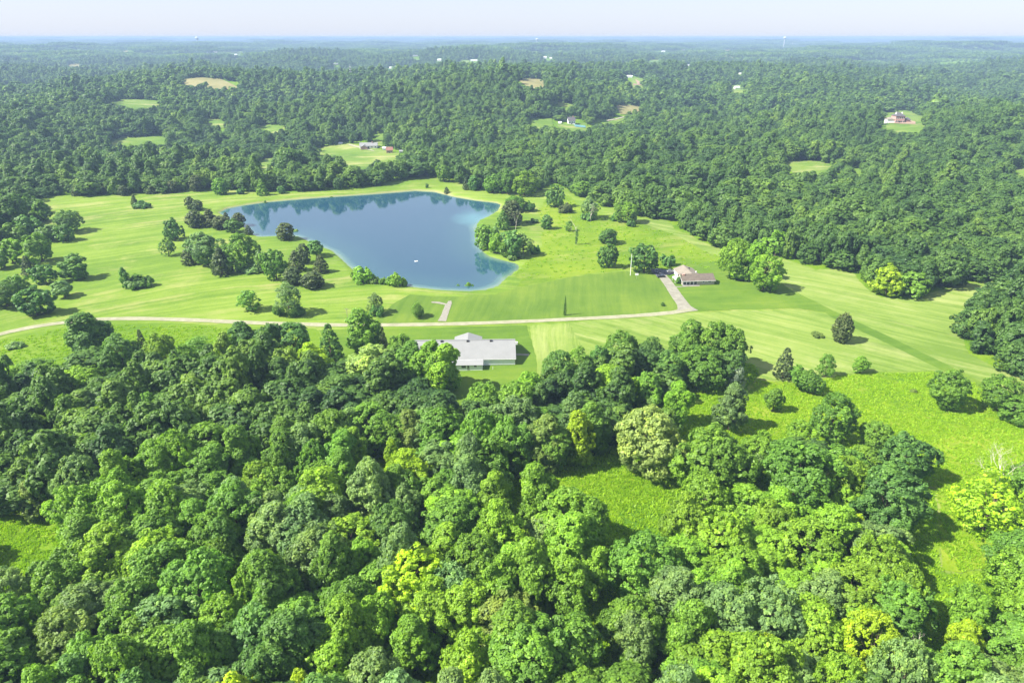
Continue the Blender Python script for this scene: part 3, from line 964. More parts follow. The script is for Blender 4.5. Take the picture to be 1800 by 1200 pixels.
# near trees (a leaf spray is about 0.45 m), then the trees of the middle ground
for s in range(7): proto('round', 'round', 6.0, 15.0 + (s % 3), 1.2, 17 + s * 2, 46, 0.72, 28, 0.43, 100 + s)
for s in range(6): proto('tall', 'tall', 5.0, 18.0, 1.4, 17 + s * 2, 48, 0.72, 28, 0.43, 120 + s)
for s in range(2): proto('spread', 'spread', 7.0, 12.5, 2.6, 30, 44, 0.72, 28, 0.43, 140 + s)
proto('wispy', 'tall', 4.5, 14.0, 1.4, 18, 46, 0.85, 16, 0.42, 150, 0.55)
proto('wispy', 'round', 5.0, 11.0, 1.4, 18, 44, 0.85, 16, 0.42, 151, 0.55)
for s in range(2): proto('cone', 'cone', 3.0, 10.0, 0.15, 60, 20, 0.40, 12, 0.42, 160 + s, r0=0.2)
for s in range(2): proto('ovoid', 'ovoid', 3.0, 9.0, 0.15, 52, 22, 0.40, 12, 0.42, 170 + s, r0=0.2)
for s in range(3): proto('bush', 'bush', 3.0, 3.6, 0.05, 18, 34, 0.42, 13, 0.42, 180 + s, r0=0.12)
for s in range(6): proto('mround', 'round', 6.0, 15.0, 0.5, 17 + s, 24, 0.95, 9, 1.05, 200 + s)
for s in range(4): proto('mtall', 'tall', 5.0, 17.0, 0.6, 17 + s, 24, 0.95, 9, 1.0, 220 + s)
proto('mwispy', 'tall', 4.5, 14.0, 1.0, 16, 24, 1.0, 6, 0.9, 230, 0.55)
proto('mwispy', 'round', 5.0, 11.0, 1.0, 16, 24, 1.0, 6, 0.9, 231, 0.6)
for s in range(2): proto('mcone', 'cone', 3.0, 10.0, 0.1, 44, 12, 0.5, 7, 0.72, 240 + s, r0=0.2)
for s in range(2): proto('movoid', 'ovoid', 3.0, 9.0, 0.1, 40, 13, 0.5, 7, 0.72, 250 + s, r0=0.2)
for s in range(3): proto('mbush', 'bush', 3.0, 3.6, 0.05, 15, 16, 0.6, 8, 0.75, 260 + s, r0=0.12)

TINT = {
    'm': (0.084, 0.165, 0.019), 'b': (0.112, 0.202, 0.016), 'y': (0.178, 0.262, 0.010), 'd': (0.064, 0.135, 0.026),
    'g': (0.102, 0.170, 0.048), 'p': (0.165, 0.235, 0.062), 'c': (0.056, 0.082, 0.028), 's': (0.125, 0.155, 0.105), 'o': (0.10, 0.15, 0.03)}
NAMES = {'B': ('broadleaf_tree', 'tree'), 'W': ('broadleaf_tree', 'tree'), 'P': ('broadleaf_tree', 'tree'), 'T': ('broadleaf_tree', 'tree'),
         'C': ('cedar_tree', 'cedar tree'), 'O': ('cedar_tree', 'cedar tree'), 'S': ('bush', 'bush'), 'K': ('bush', 'bush')}
TREES = []      # every tree that stands: x, y, radius, height


def tint_of(key, rng=random):
    c = TINT[key]
    k = rng.uniform(0.86, 1.16); h = rng.uniform(-0.08, 0.08)
    return (c[0] * k * (1 + h), c[1] * k, c[2] * k * (1 - h), 1)


def plant(kind, x, y, w, h, tint, label, group, dist, sink=0.0):
    z = hgt(x, y) - sink
    asp = h / max(w, 0.1)
    key = {'K': 'round', 'C': 'cone', 'O': 'ovoid', 'S': 'bush', 'W': 'wispy', 'P': 'spread', 'T': 'tall'}.get(kind)
    if key is None: key = 'tall' if asp > 1.45 else 'round'
    if dist > 330 and w < 16:
        key = 'm' + {'spread': 'round'}.get(key, key)
    ps = PROTO[key]
    cr, tr, R, H = ps[int(abs(x * 3.7 + y * 1.3)) % len(ps)]
    nm, cat = NAMES[kind]
    sx, sz = w / 2 / R, h / H
    if kind == 'S':
        o = bpy.data.objects.new(nm, cr); COL.objects.link(o)
        o.location = (x, y, z); o.scale = (sx, sx, sz); o.rotation_euler = (0, 0, random.uniform(0, 6.28))
        o.color = tint_of(tint)
        tag(o, label, cat, group)
    else:
        t = thing(nm, label, cat, (x, y, z), random.uniform(0, 6.28), group)
        t.scale = (sx, sx, sz)
        o = bpy.data.objects.new('crown', cr); COL.objects.link(o); o.parent = t; o.color = tint_of(tint)
        o2 = bpy.data.objects.new('trunk', tr); COL.objects.link(o2); o2.parent = t
    TREES.append((x, y, w / 2, h))
    return o


def stand(kind, cx, top, base, w, tint, label, group=None):
    """a tree read off the photo: crown middle, top, foot and width in photo pixels"""
    full = kind in 'COS'
    by = base - (0.13 * w if full else 0.05 * w)
    g = G(cx, by)
    d = math.hypot(g[0], g[1])
    r = ray(cx, top + (0.04 * w))
    ztop = CZ + r[2] / math.hypot(r[0], r[1]) * d
    dep = (np.array(g) - np.array([0, 0, CZ])) @ FWD
    h = max(0.8, ztop - g[2]); wm = w / FOC * dep
    return plant(kind, g[0], g[1], wm, h, tint, label, group, d)


def crowned(kind, cx, top, h, w, tint, label, group=None):
    """a wood tree whose foot is hidden: crown top and width in photo pixels, height in metres"""
    g = G(cx, top + 2, h)
    dep = (np.array([g[0], g[1], g[2] + h]) - np.array([0, 0, CZ])) @ FWD
    return plant(kind, g[0], g[1], w / FOC * dep, h, tint, label, group, math.hypot(g[0], g[1]))


# ---- trees one can pick out over the open ground
GL = 'trees along the left edge of the meadow'
for a in [
    ('B', 126, 365, 410, 44, 'd', 'dark rounded tree jutting furthest into the upper left meadow, casting a shadow right'),
    ('B', 116, 392, 425, 32, 'd', 'smaller dark tree just below the rounded tree at the left meadow edge'),
    ('T', 78, 348, 390, 30, 'm', 'slender green tree at the top of the left tree belt'),
    ('B', 88, 392, 424, 40, 'g', 'grey-green tree behind the two dark trees of the left belt'),
    ('B', 75, 404, 462, 56, 'm', 'wide green tree in the middle of the left tree belt'),
    ('T', 131, 443, 493, 46, 'd', 'dark leaning tree standing alone at the right of the left tree belt'),
    ('B', 82, 462, 500, 40, 'd', 'dark tree in the lower left belt beside the slim cedar'),
    ('B', 115, 491, 524, 38, 'g', 'light green low tree at the lower right of the left belt'),
    ('B', 66, 500, 557, 58, 'd', 'big dark dome tree above the gravel road at far left'),
    ('B', 14, 487, 542, 62, 'd', 'broad dark tree cut by the left frame edge above the road'),
    ('B', 38, 480, 518, 36, 'm', 'mid-green tree between the dark dome tree and the left frame edge'),
    ('B', 23, 417, 465, 44, 'b', 'light green tree near the left frame edge'),
    ('B', 3, 443, 474, 32, 'd', 'small dark tree touching the left frame edge'),
    ('C', 53, 447, 488, 24, 'c', 'slim dark cedar inside the left tree belt'),
    ('B', 30, 388, 428, 44, 'm', 'green tree in the upper part of the left belt'),
    ('B', 56, 373, 420, 42, 'd', 'dark tree below the slender tree of the left belt'),
    ('B', 20, 360, 405, 46, 'b', 'bright tree at the upper left corner of the meadow'),
]: stand(*a[:6], a[6], GL)
GM = 'shrubs and trees scattered over the left meadow'
for a in [
    ('C', 238, 341, 366, 13, 'c', 'thin dark cedar beside a bush, alone high on the left meadow'),
    ('S', 249, 351, 369, 29, 'd', 'low dark bush beside the thin cedar high on the left meadow'),
    ('T', 224, 467, 507, 18, 'd', 'tall narrow stem of the dark thicket alone in the middle of the left meadow'),
    ('S', 244, 480, 510, 46, 'd', 'low dark thicket alone in the middle of the left meadow'),
    ('B', 308, 381, 423, 34, 'd', 'dark irregular tree standing left of the cedar grove'),
    ('W', 297, 416, 451, 28, 'd', 'ragged small tree with an open crown left of the grove'),
    ('O', 335, 344, 370, 18, 'c', 'left one of two round-topped cedars above the grove'),
    ('O', 348, 350, 372, 20, 'c', 'right one of two round-topped cedars above the grove'),
    ('O', 345, 368, 403, 32, 'c', 'dark cedar at the upper left of the lakeside grove'),
    ('C', 370, 366, 401, 30, 'c', 'pointed dark cedar in the lakeside grove'),
    ('O', 390, 378, 406, 32, 'c', 'round dark cedar in the middle of the lakeside grove'),
    ('C', 399, 372, 396, 16, 'c', 'small dark cedar at the water side of the grove'),
    ('O', 421, 373, 399, 24, 'c', 'dark cedar standing against the pale tip of the lake'),
    ('B', 413, 383, 409, 32, 'd', 'low dark tree in front of the cedar at the lake tip'),
    ('C', 437, 395, 414, 16, 'c', 'small cedar nearest the water at the right end of the grove'),
    ('B', 366, 402, 469, 66, 'g', 'biggest grey-green broadleaf of the lakeside grove'),
    ('B', 424, 406, 477, 60, 'm', 'full green broadleaf at the right of the lakeside grove, trunk showing'),
    ('C', 337, 424, 468, 32, 'c', 'dark cedar at the lower left of the lakeside grove'),
    ('C', 391, 432, 487, 38, 'c', 'greyish cedar at the front foot of the lakeside grove'),
    ('S', 440, 462, 482, 44, 'g', 'row of pale brush under the right of the lakeside grove'),
    ('O', 503, 390, 425, 32, 'c', 'dark round cedar alone on the near shore of the lake'),
    ('S', 520, 402, 415, 12, 'g', 'tiny pale bush on the shore beside the lone round cedar'),
    ('O', 535, 427, 466, 24, 'c', 'upper dark cedar of the cluster by the shore bend'),
    ('B', 558, 421, 452, 31, 'd', 'dark low tree on the shore bend'),
    ('C', 565, 447, 482, 28, 'c', 'pointed cedar at the right of the shore cluster, throwing a long shadow'),
    ('B', 487, 436, 494, 42, 'm', 'green broadleaf at the left of the shore cluster'),
    ('W', 463, 438, 482, 26, 'g', 'thin pale tree left of the shore cluster'),
    ('C', 521, 438, 480, 31, 'c', 'grey-brown cedar in the middle of the shore cluster'),
    ('O', 515, 468, 504, 33, 'c', 'dark cedar at the front of the shore cluster'),
    ('O', 551, 476, 510, 40, 'c', 'broad dark low cedar at the lower right of the shore cluster'),
    ('W', 509, 494, 555, 48, 'g', 'tall ragged grey-green tree above the road, beside its dark bush'),
    ('S', 523, 534, 558, 26, 'd', 'dark bush at the foot of the ragged tree above the road'),
    ('S', 490, 535, 556, 22, 'd', 'small dark bush left of the ragged tree above the road'),
    ('W', 442, 508, 548, 44, 'm', 'small open-crowned tree alone above the road at left centre'),
    ('W', 660, 514, 552, 30, 'g', 'wispy pale tree above the road'),
    ('S', 664, 534, 558, 24, 'd', 'dark bush at the foot of the wispy pale tree above the road'),
    ('K', 735, 531, 559, 27, 'm', 'clipped ball-shaped bush above the road'),
    ('B', 638, 465, 498, 36, 'b', 'bright round tree on the near shore, left of the shoreline row'),
    ('S', 624, 474, 492, 14, 'm', 'small bush hugging the left of the bright shore tree'),
    ('S', 657, 484, 500, 18, 'g', 'grey bush right of the bright shore tree'),
    ('S', 672, 487, 501, 14, 'm', 'small dark bush in the middle of the shoreline row'),
    ('S', 684, 486, 502, 18, 'm', 'green bush left of the second bright shore tree'),
    ('B', 697, 478, 504, 24, 'b', 'second bright tree at the right of the shoreline row'),
    ('S', 709, 487, 504, 16, 'b', 'low bright bush at the right end of the shoreline row'),
    ('S', 805, 499, 512, 13, 'm', 'smaller one of two bushes at the lower lake edge'),
    ('S', 824, 496, 513, 19, 'm', 'larger one of two bushes at the lower lake edge'),
    ('S', 467, 352, 361, 7, 'd', 'tiny dark bush at the waterline of the dam'),
    ('S', 583, 345, 349, 6, 'd', 'speck of brush on the far waterline'),
    ('C', 993, 519, 555, 5.5, 'd', 'pencil-thin dark cypress alone on the lawn'),
    ('S', 1165, 531, 538.5, 7, 'd', 'tiny sapling on the lawn left of the driveway'),
]: stand(*a[:6], a[6], GM)
GF = 'cedars along the far meadow edge'
for a in [
    ('C', 136, 324, 346, 17, 'c', 'first dark cedar from the left along the far meadow edge'),
    ('O', 180, 326, 344, 16, 'c', 'second dark cedar from the left along the far meadow edge'),
    ('O', 219, 325, 346, 18, 'c', 'third dark cedar from the left along the far meadow edge'),
    ('C', 267, 326, 343, 20, 'c', 'fourth dark cedar from the left along the far meadow edge'),
    ('O', 306, 316, 341, 23, 'c', 'fifth dark cedar from the left along the far meadow edge'),
    ('O', 347, 306, 339, 24, 'c', 'tall cedar standing forward of the far wood left of the dam'),
    ('O', 389, 311, 345, 27, 'm', 'full green cedar-like tree standing before the far wood'),
    ('S', 423, 330, 343, 15, 'd', 'small dark bush on the grass before the far wood'),
    ('C', 462, 314, 346, 21, 'm', 'upright green tree at the dam end before the far wood'),
    ('O', 495, 327, 342, 15, 'd', 'small dark cedar beside the upright tree at the dam'),
    ('C', 785, 328, 341, 10, 'c', 'little cedar on the far bank at the top of the lake'),
    ('S', 751, 322, 331, 6, 'd', 'tiny shrub on the far bank at the top of the lake'),
    ('B', 781, 289, 321, 28, 'm', 'round green tree alone on the far bank knoll'),
    ('C', 819, 312, 335, 12, 'c', 'slim cedar at the right end of the far bank'),
    ('O', 833, 308, 337, 20, 'd', 'dark tree beside the slim cedar on the far bank'),
]: stand(*a[:6], a[6], GF)
GP = 'trees over the pasture right of the lake'
for a in [
    ('B', 865, 304, 340, 32, 'm', 'left tree of three at the pasture top by the lake'),
    ('B', 892, 295, 343, 34, 'm', 'middle tree of three at the pasture top by the lake'),
    ('B', 921, 298, 346, 42, 'b', 'lighter right tree of three at the pasture top by the lake'),
    ('B', 905, 342, 373, 38, 'm', 'green tree above the dark cedars on the lake point'),
    ('O', 900, 351, 399, 38, 'c', 'large dark cedar on the lake point'),
    ('C', 884, 368, 406, 26, 'd', 'pointed dark cedar on the lake point near the water'),
    ('S', 929, 354, 374, 22, 'd', 'rounded bush right of the dark cedars on the lake point'),
    ('S', 940, 383, 393, 14, 'd', 'small bush on the pasture right of the lake point'),
    ('S', 930, 387, 393, 14, 'g', 'low pale bush on the pasture right of the lake point'),
    ('B', 853, 391, 438, 38, 'm', 'green tree at the tip of the wooded lake bank'),
    ('B', 872, 408, 446, 28, 'b', 'lighter tree on the wooded lake bank'),
    ('B', 868, 398, 430, 30, 'g', 'grey-green tree behind the tip of the wooded lake bank'),
    ('B', 897, 402, 453, 42, 'd', 'dark full tree in the middle of the wooded lake bank'),
    ('W', 920, 407, 450, 38, 'g', 'loose pale tree at the right of the wooded lake bank'),
    ('B', 888, 425, 454, 24, 'm', 'small tree leaning over the water on the wooded bank'),
    ('S', 937, 430, 448, 22, 'd', 'low brush at the right end of the wooded lake bank'),
    ('S', 910, 440, 455, 26, 'g', 'pale brush at the foot of the wooded lake bank'),
    ('S', 899, 447, 459, 16, 'g', 'pale reedy bush at the water corner of the wooded bank'),
    ('B', 976, 323, 366, 35, 'd', 'dark dome tree high on the pasture'),
    ('S', 993, 357, 377, 27, 'c', 'flat-topped dark thicket below the dome tree on the pasture'),
    ('B', 1022, 316, 347, 36, 'm', 'round tree against the wood at the top of the pasture'),
    ('W', 1038, 344, 386, 36, 'g', 'half-dead tree with a pale forked trunk on the pasture'),
    ('S', 1034, 372, 389, 26, 'd', 'brush round the foot of the half-dead forked tree'),
    ('S', 1079, 375, 390, 12, 'd', 'small dark shrub between the forked tree and the field gate tree'),
    ('B', 1104, 353, 394, 44, 'b', 'light green spreading tree with a bare trunk near the hay strip'),
    ('S', 1108, 386, 400, 15, 'd', 'round bush at the trunk of the light green spreading tree'),
    ('C', 1069, 346, 364, 14, 'c', 'small greyish cedar before the wood at the pasture top'),
    ('O', 961, 376, 405, 21, 'd', 'dark egg-shaped tree alone left on the pasture'),
    ('W', 1000, 387, 407, 16, 'm', 'small thin tree on a stem in the middle of the pasture'),
    ('B', 1069, 399, 430, 37, 'd', 'upper one of two dark round trees in the lower pasture'),
    ('B', 1068, 425, 471, 34, 'd', 'lower one of two dark round trees, trunk bare, by the lawn line'),
    ('B', 1132, 427, 481, 50, 'd', 'large dark tree shading the parked cars'),
    ('S', 1174, 447, 470, 24, 'd', 'dark round bush behind the parked cars'),
    ('S', 1192, 484, 500, 10, 'd', 'dark bush at the left corner of the ranch house'),
    ('P', 1290, 414, 490, 66, 'b', 'tall left tree of the big bright clump right of the ranch house'),
    ('B', 1318, 420, 494, 54, 'b', 'middle tree of the big bright clump right of the ranch house'),
    ('B', 1340, 440, 513, 60, 'b', 'lower right tree of the big bright clump right of the ranch house'),
    ('S', 1300, 470, 496, 40, 'b', 'leafy skirt under the big bright clump by the ranch house'),
]: stand(*a[:6], a[6], GP)
GW = 'trees on the right fields'
for a in [
    ('B', 1556, 461, 521, 54, 'y', 'yellow-green tree at the front edge of the right-hand wood'),
    ('B', 1602, 474, 524, 52, 'm', 'green tree right of the yellow-green tree at the right wood edge'),
    ('B', 1362, 402, 452, 46, 'b', 'light tree at the wood edge behind the big bright clump'),
    ('O', 1477, 546, 605, 33, 'c', 'dense grey-green column tree alone on the mown field'),
    ('C', 1376, 608, 668, 34, 'c', 'greyish pointed cedar at the lower edge of the mown field'),
    ('B', 1397, 639, 672, 30, 'm', 'small green tree right of the pointed cedar'),
    ('B', 1421, 648, 692, 46, 'm', 'rounded tree in the row right of the pointed cedar'),
    ('W', 1449, 619, 664, 30, 'm', 'airy young tree at the edge of the mown field'),
    ('B', 1511, 625, 657, 28, 'b', 'small bright tree at the edge of the mown field'),
    ('B', 1659, 640, 718, 64, 'm', 'round tree alone on the bright meadow near the right'),
    ('B', 1752, 652, 726, 66, 'm', 'upper part tree of the pair at the right meadow edge'),
    ('B', 1778, 692, 742, 60, 'm', 'lower right tree of the pair at the right meadow edge'),
    ('B', 1455, 685, 776, 76, 'm', 'big round tree left on the bright meadow'),
    ('B', 1399, 735, 802, 60, 'b', 'bright tree in front left of the big round meadow tree'),
    ('B', 1358, 677, 724, 34, 'm', 'small tree at the left end of the meadow trees'),
    ('B', 1535, 735, 790, 54, 'm', 'light tree above the dark spreading tree on the meadow'),
    ('B', 1580, 752, 850, 104, 'd', 'wide dark tree spreading into the bright meadow'),
    ('B', 1512, 775, 850, 70, 'm', 'green tree left of the wide dark tree on the meadow'),
    ('B', 1545, 806, 938, 116, 'd', 'massive dark tree at the meadow edge throwing a long shadow'),
    ('B', 1390, 770, 908, 140, 'm', 'massive round tree left of centre on the meadow edge'),
    ('B', 1250, 742, 880, 124, 'm', 'huge green dome tree right of the small clearing'),
    ('S', 1310, 792, 850, 52, 'g', 'low pale thicket beside the huge dome tree'),
    ('B', 1494, 895, 962, 60, 'y', 'small vivid yellow-green tree among the darker meadow edge trees'),
    ('W', 1728, 826, 936, 124, 'y', 'vivid yellow-green tree with bare white top branches on the right meadow'),
    ('B', 1795, 795, 905, 100, 'm', 'dark green tree at the right frame edge behind the yellow tree'),
    ('W', 1780, 925, 1010, 100, 'm', 'loose green tree at the right frame edge below the yellow tree'),
    ('B', 1280, 668, 758, 56, 'g', 'grey-green tree standing in the notch of the clearing'),
    ('W', 1289, 638, 690, 36, 's', 'silver-grey tree at the corner of the wood'),
    ('B', 1130, 704, 836, 120, 'p', 'large pale yellowish tree above the small clearing'),
    ('B', 1184, 664, 748, 46, 'b', 'upright bright tree at the edge of the grassy notch'),
    ('S', 26, 599, 614, 30, 'g', 'low straggling shrub on the verge at far left'),
    ('S', 1436, 582, 594, 22, 'o', 'heap of fallen brush on the mown field'),
    ('S', 1606, 683, 691, 12, 'o', 'scrap of brush in the bright meadow'),
]: stand(*a[:6], a[6], GW)
# ---- canopy trees one can pick out along the front wood (foot hidden)
GE = 'trees along the top edge of the front wood'
for a in [
    ('T', 145, 545, 20, 74, 'd', 'tallest dark tree of the front wood, overlapping the curving road'),
    ('B', 205, 586, 17, 72, 'd', 'grey-dark round tree right of the tallest roadside tree'),
    ('C', 243, 577, 12, 20, 'c', 'small dark pointed tree peeping above the wood at left'),
    ('B', 268, 585, 17, 64, 'b', 'bright round tree left in the wood edge below the road'),
    ('T', 2, 620, 13, 28, 'd', 'dark tree cut by the left frame edge below the road'),
    ('W', 58, 630, 11, 78, 'm', 'airy young thicket tree below the verge at far left'),
    ('W', 20, 642, 10, 56, 'b', 'light young tree below the verge at far left'),
    ('B', 140, 642, 12, 72, 'b', 'yellow-tinged low tree below the tallest roadside tree'),
    ('W', 345, 590, 14, 60, 'm', 'green tree left of centre of the wood edge'),
    ('B', 318, 604, 14, 54, 'm', 'rounded tree right of the bright tree of the wood edge'),
    ('B', 388, 586, 16, 54, 'b', 'light tree in the wood edge left of the dark pair'),
    ('T', 428, 562, 18, 60, 'd', 'dark tree touching the road left of the yellow tree'),
    ('B', 468, 566, 18, 62, 'd', 'dark full tree at the road, second left of the yellow tree'),
    ('B', 510, 566, 17, 74, 'd', 'dark broad tree just left above the yellow tree'),
    ('B', 546, 600, 14, 60, 'y', 'vivid yellow-green tree in the front wood edge left of the barn'),
    ('C', 575, 567, 17, 46, 'd', 'dark cone-shaped tree right of the yellow tree'),
    ('T', 641, 540, 20, 70, 'm', 'tall green tree overlapping the road left of the long barn'),
    ('C', 671, 572, 13, 18, 'c', 'narrow dark cedar against the tall tree left of the barn'),
    ('B', 705, 583, 16, 60, 'm', 'round tree between the tall roadside tree and the barn'),
    ('B', 716, 597, 18, 56, 'm', 'green tree left of the tall light trees that cover the barn end'),
    ('B', 748, 597, 20, 66, 'b', 'left tall light tree covering the left end of the barn'),
    ('B', 776, 604, 20, 66, 'b', 'right tall light tree covering the left end of the barn'),
    ('B', 645, 604, 16, 84, 'p', 'pale grey-green broad tree left below the barn'),
    ('B', 985, 612, 16, 66, 'd', 'dark airy tree right of the barn lawn'),
    ('B', 1022, 610, 16, 60, 'm', 'dark green tree right of the airy one by the barn lawn'),
    ('B', 1055, 604, 14, 50, 'd', 'dark tree at the low part of the hayfield wood edge'),
    ('B', 1092, 581, 16, 64, 'm', 'high tree in the wood edge below the pale hayfield'),
    ('B', 1150, 592, 15, 62, 'd', 'dark tree in the dip of the hayfield wood edge'),
    ('T', 1213, 563, 20, 62, 'm', 'left summit tree of the wood block jutting into the hayfield'),
    ('B', 1262, 562, 20, 74, 'm', 'middle summit tree of the wood block jutting into the hayfield'),
    ('B', 1295, 570, 19, 66, 'm', 'right summit tree of the wood block jutting into the hayfield'),
    ('B', 1235, 604, 17, 84, 'm', 'wide tree below the summit trees of the jutting block'),
    ('B', 1288, 612, 15, 60, 'd', 'dark tree at the lower right of the jutting block'),
    ('B', 1180, 612, 16, 66, 'd', 'dark tree at the lower left of the jutting block'),
    ('B', 1078, 640, 16, 92, 'b', 'wide bright tree in the wood below the hayfield'),
    ('B', 1140, 650, 15, 70, 'm', 'green tree right of the wide bright tree below the hayfield'),
    ('B', 925, 652, 13, 60, 'b', 'bright low tree at the corner of the barn lawn'),
    ('B', 852, 668, 15, 66, 'm', 'dark green tree directly below the barn lawn'),
    ('B', 912, 668, 15, 74, 'm', 'green tree below the right end of the barn lawn'),
    ('B', 1550, 1082, 16, 108, 'y', 'largest vivid yellow tree at the lower right of the picture'),
    ('B', 1725, 1035, 15, 96, 'b', 'bright tree low at the right frame edge'),
    ('B', 1716, 1092, 13, 60, 'y', 'yellow tree near the lower right corner'),
    ('B', 470, 975, 12, 54, 'y', 'small yellow tree low in the left half of the front wood'),
    ('B', 530, 1178, 14, 60, 'y', 'yellow tree cut by the bottom frame edge left of centre'),
    ('B', 820, 1110, 15, 100, 'b', 'bright yellow-green tree near the bottom edge at centre'),
    ('B', 722, 1080, 15, 90, 'b', 'bright tree left of centre near the bottom edge'),
    ('B', 880, 880, 18, 96, 'b', 'tall bright tree in the middle of the front wood'),
    ('B', 870, 820, 17, 76, 'b', 'bright tree above the tall bright middle tree'),
    ('B', 775, 915, 16, 80, 'b', 'bright tree left of the tall bright middle tree'),
    ('B', 1010, 865, 17, 130, 'b', 'large light tree left of the small clearing'),
    ('B', 955, 905, 12, 66, 'g', 'feathery grey-green tree beside the large light tree'),
    ('B', 1010, 975, 18, 110, 'b', 'large light tree below left of the small clearing'),
    ('B', 1130, 935, 18, 120, 'm', 'full green tree below the small clearing'),
    ('B', 690, 770, 13, 34, 'y', 'little yellow tree amid the wood below the pale tree'),
    ('B', 45, 838, 13, 50, 'o', 'brownish-dark tree above the left-edge clearing'),
    ('B', 120, 850, 18, 96, 'b', 'big light dome tree right of the left-edge clearing'),
    ('B', 130, 905, 17, 84, 'm', 'dome tree below the big light one near the left edge'),
    ('B', 470, 860, 16, 90, 'g', 'grey-green dome tree in the left middle of the front wood'),
    ('B', 250, 690, 15, 60, 'm', 'green tree in the upper left of the front wood'),
    ('B', 690, 880, 17, 90, 'd', 'dark domed tree in the middle of the front wood'),
]: crowned(*a[:6], a[6], GE)
N_NAMED = len(TREES)
NAMED_MARKS = [  # landmarks used to say where a wood tree stands: pixel and words
    (145, 600, 'the tallest dark roadside tree'), (268, 620, 'the bright round wood-edge tree'), (546, 630, 'the yellow tree left of the barn'), (641, 600, 'the tall tree left of the barn'),
    (755, 660, 'the tall light trees at the barn'), (645, 640, 'the pale grey-green tree left of the barn'), (1078, 680, 'the wide bright tree below the hayfield'), (1130, 770, 'the pale yellowish clearing tree'),
    (1250, 810, 'the huge dome tree by the clearing'), (1390, 840, 'the massive round meadow-edge tree'), (1545, 870, 'the massive dark meadow-edge tree'), (1494, 925, 'the small yellow meadow-edge tree'),
    (1550, 1120, 'the largest yellow tree'), (1728, 870, 'the yellow tree with bare top branches'), (880, 930, 'the tall bright middle tree'), (1010, 920, 'the light tree by the small clearing'),
    (1130, 980, 'the full green tree below the clearing'), (470, 1000, 'the small yellow tree of the left half'), (820, 1150, 'the bright bottom-centre tree'), (120, 900, 'the light dome tree by the left clearing'),
    (690, 785, 'the little yellow tree amid the wood'), (470, 900, 'the grey-green dome tree'), (690, 920, 'the dark domed middle tree'), (250, 720, 'the upper left green tree'), (530, 1190, 'the yellow bottom-edge tree'),
    (1716, 1110, 'the yellow tree near the lower right corner'), (45, 870, 'the brownish tree by the left clearing'), (852, 700, 'the dark tree below the barn lawn')]

# ------------------------------------------------------------------ the woods
def crown_hits(px, top, bot, hw, polys_px, fxs=(-0.6, 0, 0.6), fys=(0.04, 0.3, 0.6, 0.85, 1.0)):
    """would a crown (pixel box) cover a clearing seen in the photo?"""
    hit = np.zeros(px.shape, bool)
    for q in polys_px:
        qa = np.array(q)
        m = (px > qa[:, 0].min() - 60) & (px < qa[:, 0].max() + 60) & (top < qa[:, 1].max()) & (bot > qa[:, 1].min() - 2)
        if not m.any(): continue
        for fx in fxs:
            for fy in fys:
                hit[m] |= in_poly(px[m] + fx * hw[m], top[m] + fy * (bot[m] - top[m]), q)
    return hit


def hexgrid(x0, x1, y0, y1, s, rng, jit=0.38):
    ys = np.arange(y0, y1, s * 0.87)
    P = []
    for i, y in enumerate(ys):
        xs = np.arange(x0 + (s / 2 if i % 2 else 0), x1, s)
        P.append(np.stack([xs, np.full(xs.shape, y)], 1))
    P = np.concatenate(P)
    return P + rng.uniform(-jit, jit, P.shape) * s


def open_mask(x, y, pad=0.0):
    m = np.zeros(x.shape, bool)
    r = np.hypot(x, y)
    k = r < 1000
    m[k] |= seg_dist(x[k], y[k], MAIN) < pad
    for c in CLEAR: m[k] |= seg_dist(x[k], y[k], c) < pad + 1.5
    for c in FARC:
        a = np.array([p[:2] for p in c])
        kk = (x > a[:, 0].min() - 20) & (x < a[:, 0].max() + 20) & (y > a[:, 1].min() - 20) & (y < a[:, 1].max() + 20)
        if kk.any(): m[kk] |= in_poly(x[kk], y[kk], c)
    return m


OPEN_PX = [     # open ground that the photo shows past the crowns of the front wood
    [(0, 520), (0, 618), (25, 622), (55, 622), (100, 634), (106, 560), (145, 540), (182, 572), (205, 584), (240, 582), (268, 584), (300, 604), (320, 600), (345, 588), (385, 584), (430, 560),
     (470, 565), (510, 565), (545, 592), (560, 574), (575, 566), (597, 600), (607, 578), (640, 540), (672, 572), (684, 588), (705, 582), (735, 598), (790, 640), (800, 690), (828, 690), (846, 668),
     (878, 664), (925, 650), (940, 642), (952, 628), (985, 610), (1020, 608), (1040, 610), (1055, 602), (1092, 580), (1120, 600), (1150, 590), (1170, 600), (1188, 580), (1213, 562), (1262, 560),
     (1300, 568), (1322, 600), (1330, 650), (1400, 665), (1480, 660), (1640, 655), (1720, 675), (1790, 668), (1735, 648), (1695, 620), (1685, 590), (1690, 560), (1500, 520)],
    [(1400, 665), (1480, 660), (1640, 655), (1700, 700), (1800, 745), (1800, 795), (1700, 830), (1665, 850), (1670, 900), (1690, 940), (1740, 955), (1700, 998), (1650, 985), (1640, 930), (1605, 865), (1640, 810), (1600, 755), (1500, 735)],
    [(1198, 702), (1300, 690), (1330, 660), (1345, 680), (1330, 740), (1210, 760), (1195, 740)],
    [(992, 856), (1040, 842), (1200, 842), (1200, 856), (1150, 868), (1100, 886), (1072, 896), (1040, 872)],
    [(0, 895), (35, 905), (66, 950), (58, 980), (0, 962)]]
LIT = [Gs(q) for q in OPEN_PX[1:]]
SIGHT = FAR_PX + [[(x, y) for x, y in CLEAR_PX[0]], CLEAR_PX[1]]


def sbox(x, y, w, h, pad=2):
    return [(x - w / 2 - pad, y - h - pad), (x + w / 2 + pad, y - h - pad), (x + w / 2 + pad, y + 1.5 * pad), (x - w / 2 - pad, y + 1.5 * pad)]


